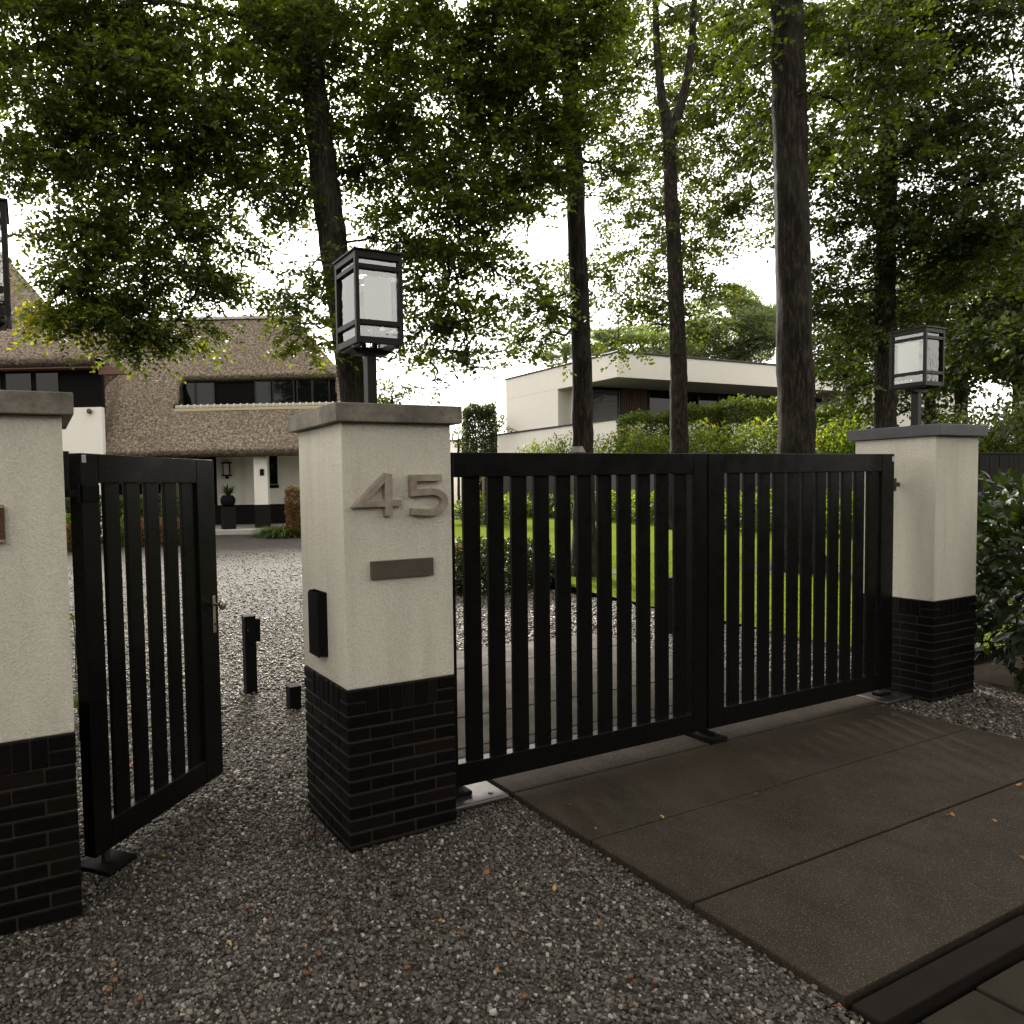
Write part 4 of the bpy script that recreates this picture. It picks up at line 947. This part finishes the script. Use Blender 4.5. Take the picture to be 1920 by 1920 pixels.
# unseen roadside trees added behind the viewer to shade the forecourt and darken reflections
def shade_tree(x, y, h, r, seed, label, zc=.72, zr=.30, ns=60):
    rng = np.random.default_rng(seed); t = thing('unseen_roadside_tree', label, 'tree', (x, y, 0), 0, 'unseen street trees added for shade')
    V, Fc = tube_vf([(0, 0, -.1), (.1, 0, 2.5), (0, .1, 5), (0, 0, h)], [.36, .28, .24, .06], 14, .05, rng); pydata('trunk', V, Fc, 'bark_oak', t, True)
    parts = []
    for k in range(16):
        q = in_ball(1, rng, .1)[0]; cen = np.array([q[0]*r, q[1]*r, h*zc+q[2]*h*zr])
        parts.append(sprays(rng, cen, np.eye(3)*[r*.42, r*.42, h*.10], ns, 8, .50, .9, .5, .4, .2, wr=.75, simple=True))
    v_, t_, i_ = join_geo(parts); tri_mesh('crown', v_, t_, 'leaf_dark', t, i_)
shade_tree(1.5, -5.0, 14, 4.6, 202, 'broad unseen tree added behind the viewer for shade')
for k, (x_, y_, h_, lb) in enumerate([(-20, -13, 5.5, 'first'), (-13.5, -15, 7.5, 'second'), (-7, -16.5, 6, 'third'), (-1.5, -19, 8.5, 'fourth'), (6, -16.5, 5.7, 'fifth'), (12.5, -17, 7.5, 'sixth'), (18.5, -12.5, 5.5, 'seventh')]):
    shade_tree(x_, y_, h_, 4.2, 210+k, lb+' tree of the unseen row added behind the viewer for shade', .5, .46, 60)

# ================================================================== hedges and shrubs
def hedge(name, label, cen, rz, size, lm, L, n, seed, cat='hedge', tb=.45, group=None, top_bright=.15, simple=True):
    """clipped block: leaves on the faces and inside"""
    rng = np.random.default_rng(seed); t = thing(name, label, cat, (cen[0], cen[1], 0), rz, group)
    sx, sy, z0, z1 = size
    q = rng.uniform(-1, 1, (n, 3)); k = rng.integers(0, 3, n); sh = rng.uniform(size=n) < .72
    q[np.arange(n)[sh], k[sh]] = np.sign(q[np.arange(n)[sh], k[sh]])*rng.uniform(.86, 1.06, sh.sum())
    wob = .06*np.sin(q[:, 0]*5+q[:, 2]*3)+.05*np.sin(q[:, 1]*7-q[:, 0]*4)
    c = q*[sx, sy, (z1-z0)/2]*(1+wob[:, None]*.6)+[0, 0, (z0+z1)/2]
    d = nrm(q*.6+rng.normal(size=(n, 3))+[0, 0, .1]); nn = nrm(q+rng.normal(size=(n, 3))*.9+[0, 0, .5])
    LL = L*rng.uniform(.65, 1.25, n)
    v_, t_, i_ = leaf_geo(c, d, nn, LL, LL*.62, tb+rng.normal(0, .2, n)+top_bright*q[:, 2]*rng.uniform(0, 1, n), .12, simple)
    tri_mesh('foliage', v_, t_, lm, t, i_)
    VV, FF = [], []
    for k in range(max(2, int(sx*2/.5))):
        x = -sx*.8+1.6*sx*(k+.5)/max(2, int(sx*2/.5))
        a_, b_ = tube_vf([(x, 0, -.05), (x+.03, .02, z0+.3), (x-.02, 0, z1*.8)], [.03, .025, .01], 6, v0=len(VV)); VV += list(a_); FF += b_
    pydata('stems', VV, FF, 'bark_oak', t)
    return t
def shrub(name, label, cen, r, h, lm, L, n, seed, cat='shrub', tb=.45, group=None, z0=0., shell=.25, wr=.5, droop=.1, simple=True):
    rng = np.random.default_rng(seed); t = thing(name, label, cat, (cen[0], cen[1], 0), 0, group)
    q = in_ball(n, rng, shell); q *= (1+.16*np.sin(q[:, :1]*6+seed)+.12*np.sin(q[:, 1:2]*8+q[:, 2:3]*5))
    c = q*[r, r, h/2]+[0, 0, z0+h/2]; d = nrm(nrm(q)*.9+rng.normal(size=(n, 3))*.7+[0, 0, .25-droop]); nn = nrm(np.array([0, 0, 1.])+rng.normal(size=(n, 3))*.6)
    LL = L*rng.uniform(.6, 1.2, n)
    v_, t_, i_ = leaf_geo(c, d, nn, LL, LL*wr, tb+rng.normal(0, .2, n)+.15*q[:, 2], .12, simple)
    tri_mesh('foliage', v_, t_, lm, t, i_)
    VV, FF = [], []
    for k in range(6):
        e = in_ball(1, rng)[0]; a_, b_ = tube_vf([(e[0]*.05, e[1]*.05, -.05), (e[0]*r*.3, e[1]*r*.3, z0+h*.3), (e[0]*r*.7, e[1]*r*.7, z0+h*.7)], [.022, .016, .006], 6, v0=len(VV)); VV += list(a_); FF += b_
    pydata('stems', VV, FF, 'bark_oak', t)
    return t

# hornbeam hedge and bright shrubs in front of the modern house
dH = 31.
def gd(u, d):
    q = P(u, 900, d); return (q[0], q[1])
for k, (ua, ub, vt, d, lb) in enumerate([(1165, 1255, 782, 36.3, 'lowest clipped hornbeam hedge block in front of the timber cladding'), (1258, 1352, 768, 36, 'clipped hornbeam hedge block behind the slim forked oak'), (1350, 1465, 755, 35.5, 'tallest clipped hornbeam hedge block beside the thick oak trunk'), (1530, 1620, 770, 33, 'clipped hornbeam hedge block between thick oak and far pillar')]):
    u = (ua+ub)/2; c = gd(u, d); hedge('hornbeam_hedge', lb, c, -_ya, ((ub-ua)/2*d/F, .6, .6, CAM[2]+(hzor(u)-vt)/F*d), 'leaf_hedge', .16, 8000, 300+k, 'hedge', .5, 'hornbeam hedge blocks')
lbs = ['yellow green bush peeping over the gate rail by the white wall', 'spreading bright bush left of the lawn beech trunk', 'bright bush right of the lawn beech trunk', 'yellow green bush under the lowest hedge block', 'dense bright bush beside the slim forked oak', 'bright bush between slim oak and thick oak', 'tall yellow tipped bush against the thick oak trunk', 'pale flowering bush right of the thick oak trunk', 'yellow green bush in front of the far pillar coping', 'bright bush at the foot of the leafy oak']
for k, (u, vt, ru, d) in enumerate([(1000, 832, 36, 40), (1050, 824, 30, 39), (1140, 822, 36, 36), (1195, 806, 40, 34.6), (1240, 812, 36, 34), (1320, 795, 46, 33), (1420, 785, 50, 32), (1545, 800, 30, 29), (1590, 792, 34, 28), (1640, 820, 26, 28)]):
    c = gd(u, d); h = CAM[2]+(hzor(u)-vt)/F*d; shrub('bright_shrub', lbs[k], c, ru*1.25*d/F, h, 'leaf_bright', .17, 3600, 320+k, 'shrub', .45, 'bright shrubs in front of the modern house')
# clipped hornbeam column
c = gd(899, 33); h = CAM[2]+(hzor(899)-768)/F*33
hedge('clipped_column', 'dark clipped column tree beside the numbered pillar coping', c, -_ya, (26*33/F, 26*33/F, .8, h), 'leaf_dark', .11, 17000, 340, 'clipped tree', .35)
c = gd(906, 30); tp = thing('tree_stake', 'thin wooden stake and young stem seen through the first gate slats', 'stake', (c[0], c[1], 0)); cyl('stake_pole', 0, 0, 0, 2.6, .05, 'stake', tp, 10); cyl('young_stem', .16, .05, 0, 2.9, .035, 'bark_oak', tp, 10)
ORD = 'first second third fourth fifth sixth seventh eighth ninth tenth eleventh twelfth thirteenth fourteenth fifteenth'.split()
# laurel shrubs along the far lawn edge
far = [(14.8, 22.6), (16.8, 24.8), (19, 26.5), (21.2, 27.2), (21.2, 25.2), (21.0, 23.2), (20.6, 21.3), (20.1, 19.4), (19.8, 17.6), (19.5, 15.8), (19.1, 14.0), (18.6, 12.3), (18.2, 10.6), (17.9, 9.0), (17.7, 7.4)]
for k, (x_, y_) in enumerate(far):
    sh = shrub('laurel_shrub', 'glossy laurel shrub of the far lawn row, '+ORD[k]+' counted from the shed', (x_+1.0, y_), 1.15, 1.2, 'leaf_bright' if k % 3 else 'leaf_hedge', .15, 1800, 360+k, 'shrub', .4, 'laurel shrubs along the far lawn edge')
# dark box balls by the gravel edge
for k, (u, v, r, h, lb) in enumerate([(865, 1108, .45, .70, 'bronze tinged shrub just right of the numbered pillar seen through the slats'), (925, 1108, .60, .80, 'dark rounded box shrub behind the second and third gate slats'), (985, 1100, .46, .72, 'dark low box shrub behind the fourth gate slat'), (1036, 1095, .28, .35, 'smallest dark box shrub at the foot of the lawn beech')]):
    q = G(u, v); shrub('box_shrub', lb, (q[0], q[1]), r, h, 'leaf_box', .055, 5200, 380+k, 'shrub', .35 if k else .6, 'box shrubs by the gravel edge', 0., .4, .6)
for k, (u, vt, ru, d, lb) in enumerate([(1850, 800, 40, 13, 'light green bush rising over the black board fence nearest the far pillar'), (1925, 780, 50, 13.5, 'green bush over the black board fence at the picture edge'), (1990, 770, 50, 14, 'green bush over the black fence beyond the picture edge'), (1880, 740, 60, 17, 'dark bush behind the black board fence'), (1780, 770, 50, 18, 'dark bush behind the far pillar lantern post')]):
    c = gd(u, d); h = CAM[2]+(hzor(u)-vt)/F*d; shrub('leafy_bush', lb, c, ru*1.2*d/F, h, 'leaf_dark', .12, 4200, 390+k, 'shrub', .4, 'bushes behind the black fence')
# rhododendron
rh = shrub('rhododendron', 'big glossy leaved rhododendron beside the far pillar', (5.86, -.20), .86, 1.52, 'leaf_rhodo', .135, 4200, 400, 'shrub', .38, None, .03, .20, .30, .25, False)
shrub('rhododendron', 'second rhododendron added further along the wire fence for shade', (7.3, .1), .9, 1.6, 'leaf_rhodo', .135, 2600, 401, 'shrub', .38, None, .03, .2, .30, .25, False)  # extra bush added to shade the soil right of the pillar
# ground plants near the thatched house
dl = 20.5
hedge('box_hedge', 'dark clipped hedge in front of the thatched house wing', gd(210, 22), -_ya, (135*22/F, .45, .1, 1.50), 'leaf_hedge', .10, 9000, 410, 'hedge', .25)
for k, (u, ht, d, lm_, lb) in enumerate([(128, 1.15, 19.5, 'leaf_bright', 'leafy green plant squeezed between pillar and garden gate'), (138, .85, 19.2, 'leaf_brown', 'bronze low plant behind the garden gate hinge'), (232, .98, 20.5, 'leaf_bright', 'yellow green plant behind the second gap of the garden gate'), (262, .85, 20.4, 'leaf_brown', 'bronze plant behind the middle of the garden gate'), (300, .85, 20.6, 'leaf_brown', 'bronze yellow plant behind the fourth gap of the garden gate'), (338, .80, 20.8, 'leaf_brown', 'last bronze plant of the row behind the garden gate')]):
    shrub('border_plant', lb, gd(u, d), .36, ht, lm_, .09, 1500, 420+k, 'plant', .5, 'border plants before the thatched house')
hedge('bronze_hedge', 'narrow bronze leaved hedge column beside the numbered pillar', gd(552, 23), -_ya, (.26, .4, .05, 1.62), 'leaf_brown', .07, 3600, 430, 'hedge', .45)
rng = np.random.default_rng(9)
og = thing('ornamental_grass', 'arching green ornamental grass mound by the terrace', 'grass clump', (*gd(528, 23.6), 0))
n = 1500; a = rng.uniform(0, 6.283, n); rr_ = rng.uniform(0, .45, n); b0 = np.stack([np.cos(a)*rr_, np.sin(a)*rr_, np.zeros(n)], 1)+RH*.1
V_, T_, I_ = [], [], []; off = 0
d_ = np.stack([np.cos(a), np.sin(a), rng.uniform(.7, 1.6, n)], 1); Lb = rng.uniform(.5, 1.0, n)
for sgm in range(3):
    dn = nrm(d_); v_, t_, i_ = leaf_geo(b0, dn, nrm(np.cross(dn, np.cross([0, 0, 1.], dn))+1e-3), Lb*.40, .035, rng.normal(.6, .2, n), .02)
    V_.append(v_); T_.append(t_+off); I_.append(i_); off += len(v_); b0 = b0+dn*(Lb*.36)[:, None]; d_ = dn-np.array([0, 0, .55])
tri_mesh('blades', np.concatenate(V_), np.concatenate(T_), 'grass', og, np.concatenate(I_))
# weeds at the garden gate foot
for k, (u, v, d, lb) in enumerate([(137, 1150, 6.2, 'broad leaved weed showing between pillar and garden gate'), (145, 1310, 4.6, 'small weed leaf low behind the cut off pillar')]):
    q = P(u, v, d); n = 5; a = rng.uniform(0, 6.283, n); dd = np.stack([np.cos(a)*.6, np.sin(a)*.6, rng.uniform(.2, .9, n)], 1)
    t = thing('weed', lb, 'plant', (q[0], q[1], 0)); v_, t_, i_ = leaf_geo(np.tile([0, 0, q[2]-.06], (n, 1)), dd, np.tile([0, -.7, .8], (n, 1)), rng.uniform(.06, .11, n), .035, rng.uniform(.4, .8, n))
    tri_mesh('foliage', v_, t_, 'leaf_hedge', t, i_); V, Fc = tube_vf([(0, 0, -.03), (.01, 0, q[2]*.5), (0, 0, q[2]-.06)], [.006, .005, .004], 6); pydata('stem', V, Fc, 'grass', t)
# lawn grass blades near the edge
n = 45000; x_ = rng.uniform(5.65, 12, n); y_ = rng.uniform(.7, 9, n); kk = x_ > np.interp(y_, [.6, 1.9, 3.4, 5.1, 5.9, 7.3, 9.5], [5.64, 5.68, 5.82, 6.1, 6.32, 6.92, 8.2]); x_, y_ = x_[kk], y_[kk]; n = len(x_)
a = rng.uniform(0, 6.283, n); w_ = .004; h_ = rng.uniform(.02, .045, n); l_ = rng.normal(0, .012, (n, 2))
V = np.stack([np.stack([x_-w_*np.cos(a), y_-w_*np.sin(a), np.zeros(n)], 1), np.stack([x_+w_*np.cos(a), y_+w_*np.sin(a), np.zeros(n)], 1), np.stack([x_+l_[:, 0], y_+l_[:, 1], h_], 1)], 1).reshape(-1, 3)
tag(tri_mesh('grass', V, np.arange(n*3).reshape(-1, 3), 'grass', None, np.repeat(rng.uniform(.2, .9, n), 3)), 'short mown grass blades of the lawn', kind='stuff')
# gravel rings round the two lawn trunks, trunk lamp
for (u, v, r, lb) in [(1096, 1072, .62, 'gravel ring round the lawn beech trunk'), (1497, 1068, .95, 'gravel ring round the thick oak trunk')]:
    q = G(u, v); nseg = 40
    tag(pydata('gravel_path', [(q[0]+r*math.cos(6.2832*k/nseg), q[1]+r*math.sin(6.2832*k/nseg), .010) for k in range(nseg)], [tuple(range(nseg))], 'gravel_bed'), lb, kind='structure')
q = P(1083, 846, 11.6); gl_ = thing('trunk_lamp', 'small grey lamp hood against the lawn beech trunk', 'lamp', (q[0], q[1], 0)); box('lamp_post', -.03, .03, -.03, .03, -.05, q[2]-.02, 'black', gl_, .003)
v = [(-.10, -.08, 0), (.10, -.08, 0), (.10, .08, 0), (-.10, .08, 0)]; v = [(a, b, q[2]-.02) for a, b, c in v]+[(a*.6, b*.6, q[2]+.075) for a, b, c in v]
pydata('lamp_hood', v, [(3, 2, 1, 0), (4, 5, 6, 7), (0, 1, 5, 4), (1, 2, 6, 5), (2, 3, 7, 6), (3, 0, 4, 7)], 'bluestone', gl_)

# ================================================================== fallen leaves and acorns
rng = np.random.default_rng(21)
def fallen(x_, y_, z_, k):
    a = rng.uniform(0, 6.283); L_ = rng.uniform(.022, .045); d = np.array([[math.cos(a), math.sin(a), rng.normal(0, .2)]])
    v_, t_, i_ = leaf_geo(np.zeros((1, 3)), d, np.array([[rng.normal(0, .4), rng.normal(0, .4), 1.]]), L_, L_*rng.uniform(.3, .55), np.array([rng.uniform(0, 1)]), rng.uniform(-.3, .3))
    o = tri_mesh('fallen_leaf', v_, t_, 'litter', None, i_); o.location = (x_, y_, z_+.012)
    return tag(o, 'small dry fallen leaf lying on the gravel' if z_ < -.005 else 'small dry fallen leaf lying on the slabs', 'leaf', 'fallen leaves on the gravel' if z_ < -.005 else 'fallen leaves on the slabs')
for k in range(46):
    while True:
        x_, y_ = rng.uniform(-1.2, 1.0), rng.uniform(-2.1, 1.6)
        if not (-.06 < x_ < .6 and -.06 < y_ < .6) and not x_ > .95 and not (x_ < -1.05 and -.05 < y_ < .6): break
    fallen(x_, y_, float(gz(x_, y_))+.004, k)
for k in range(12): fallen(rng.uniform(1.0, 3.9), rng.uniform(-1.5, .1), -.003, k)
am = None
for k in range(34):
    while True:
        x_, y_ = rng.uniform(-1.2, .95), rng.uniform(-2.1, 1.0)
        if not (-.06 < x_ < .6 and -.06 < y_ < .6) and not (x_ < -1.05 and -.05 < y_ < .6): break
    if am is None:
        o = lathe('acorn', [(.003, -.011), (.008, -.007), (.0095, 0), (.0085, .006), (.004, .011)], 'acorn', None, 10); am = o.data
    else: o = link(bpy.data.objects.new('acorn', am))
    o.location = (x_, y_, float(gz(x_, y_))+.018); o.rotation_euler = (rng.uniform(0, 3), rng.uniform(0, 3), 0)
    tag(o, 'round brown nut lying on the gravel', 'nut', 'brown nuts on the gravel')
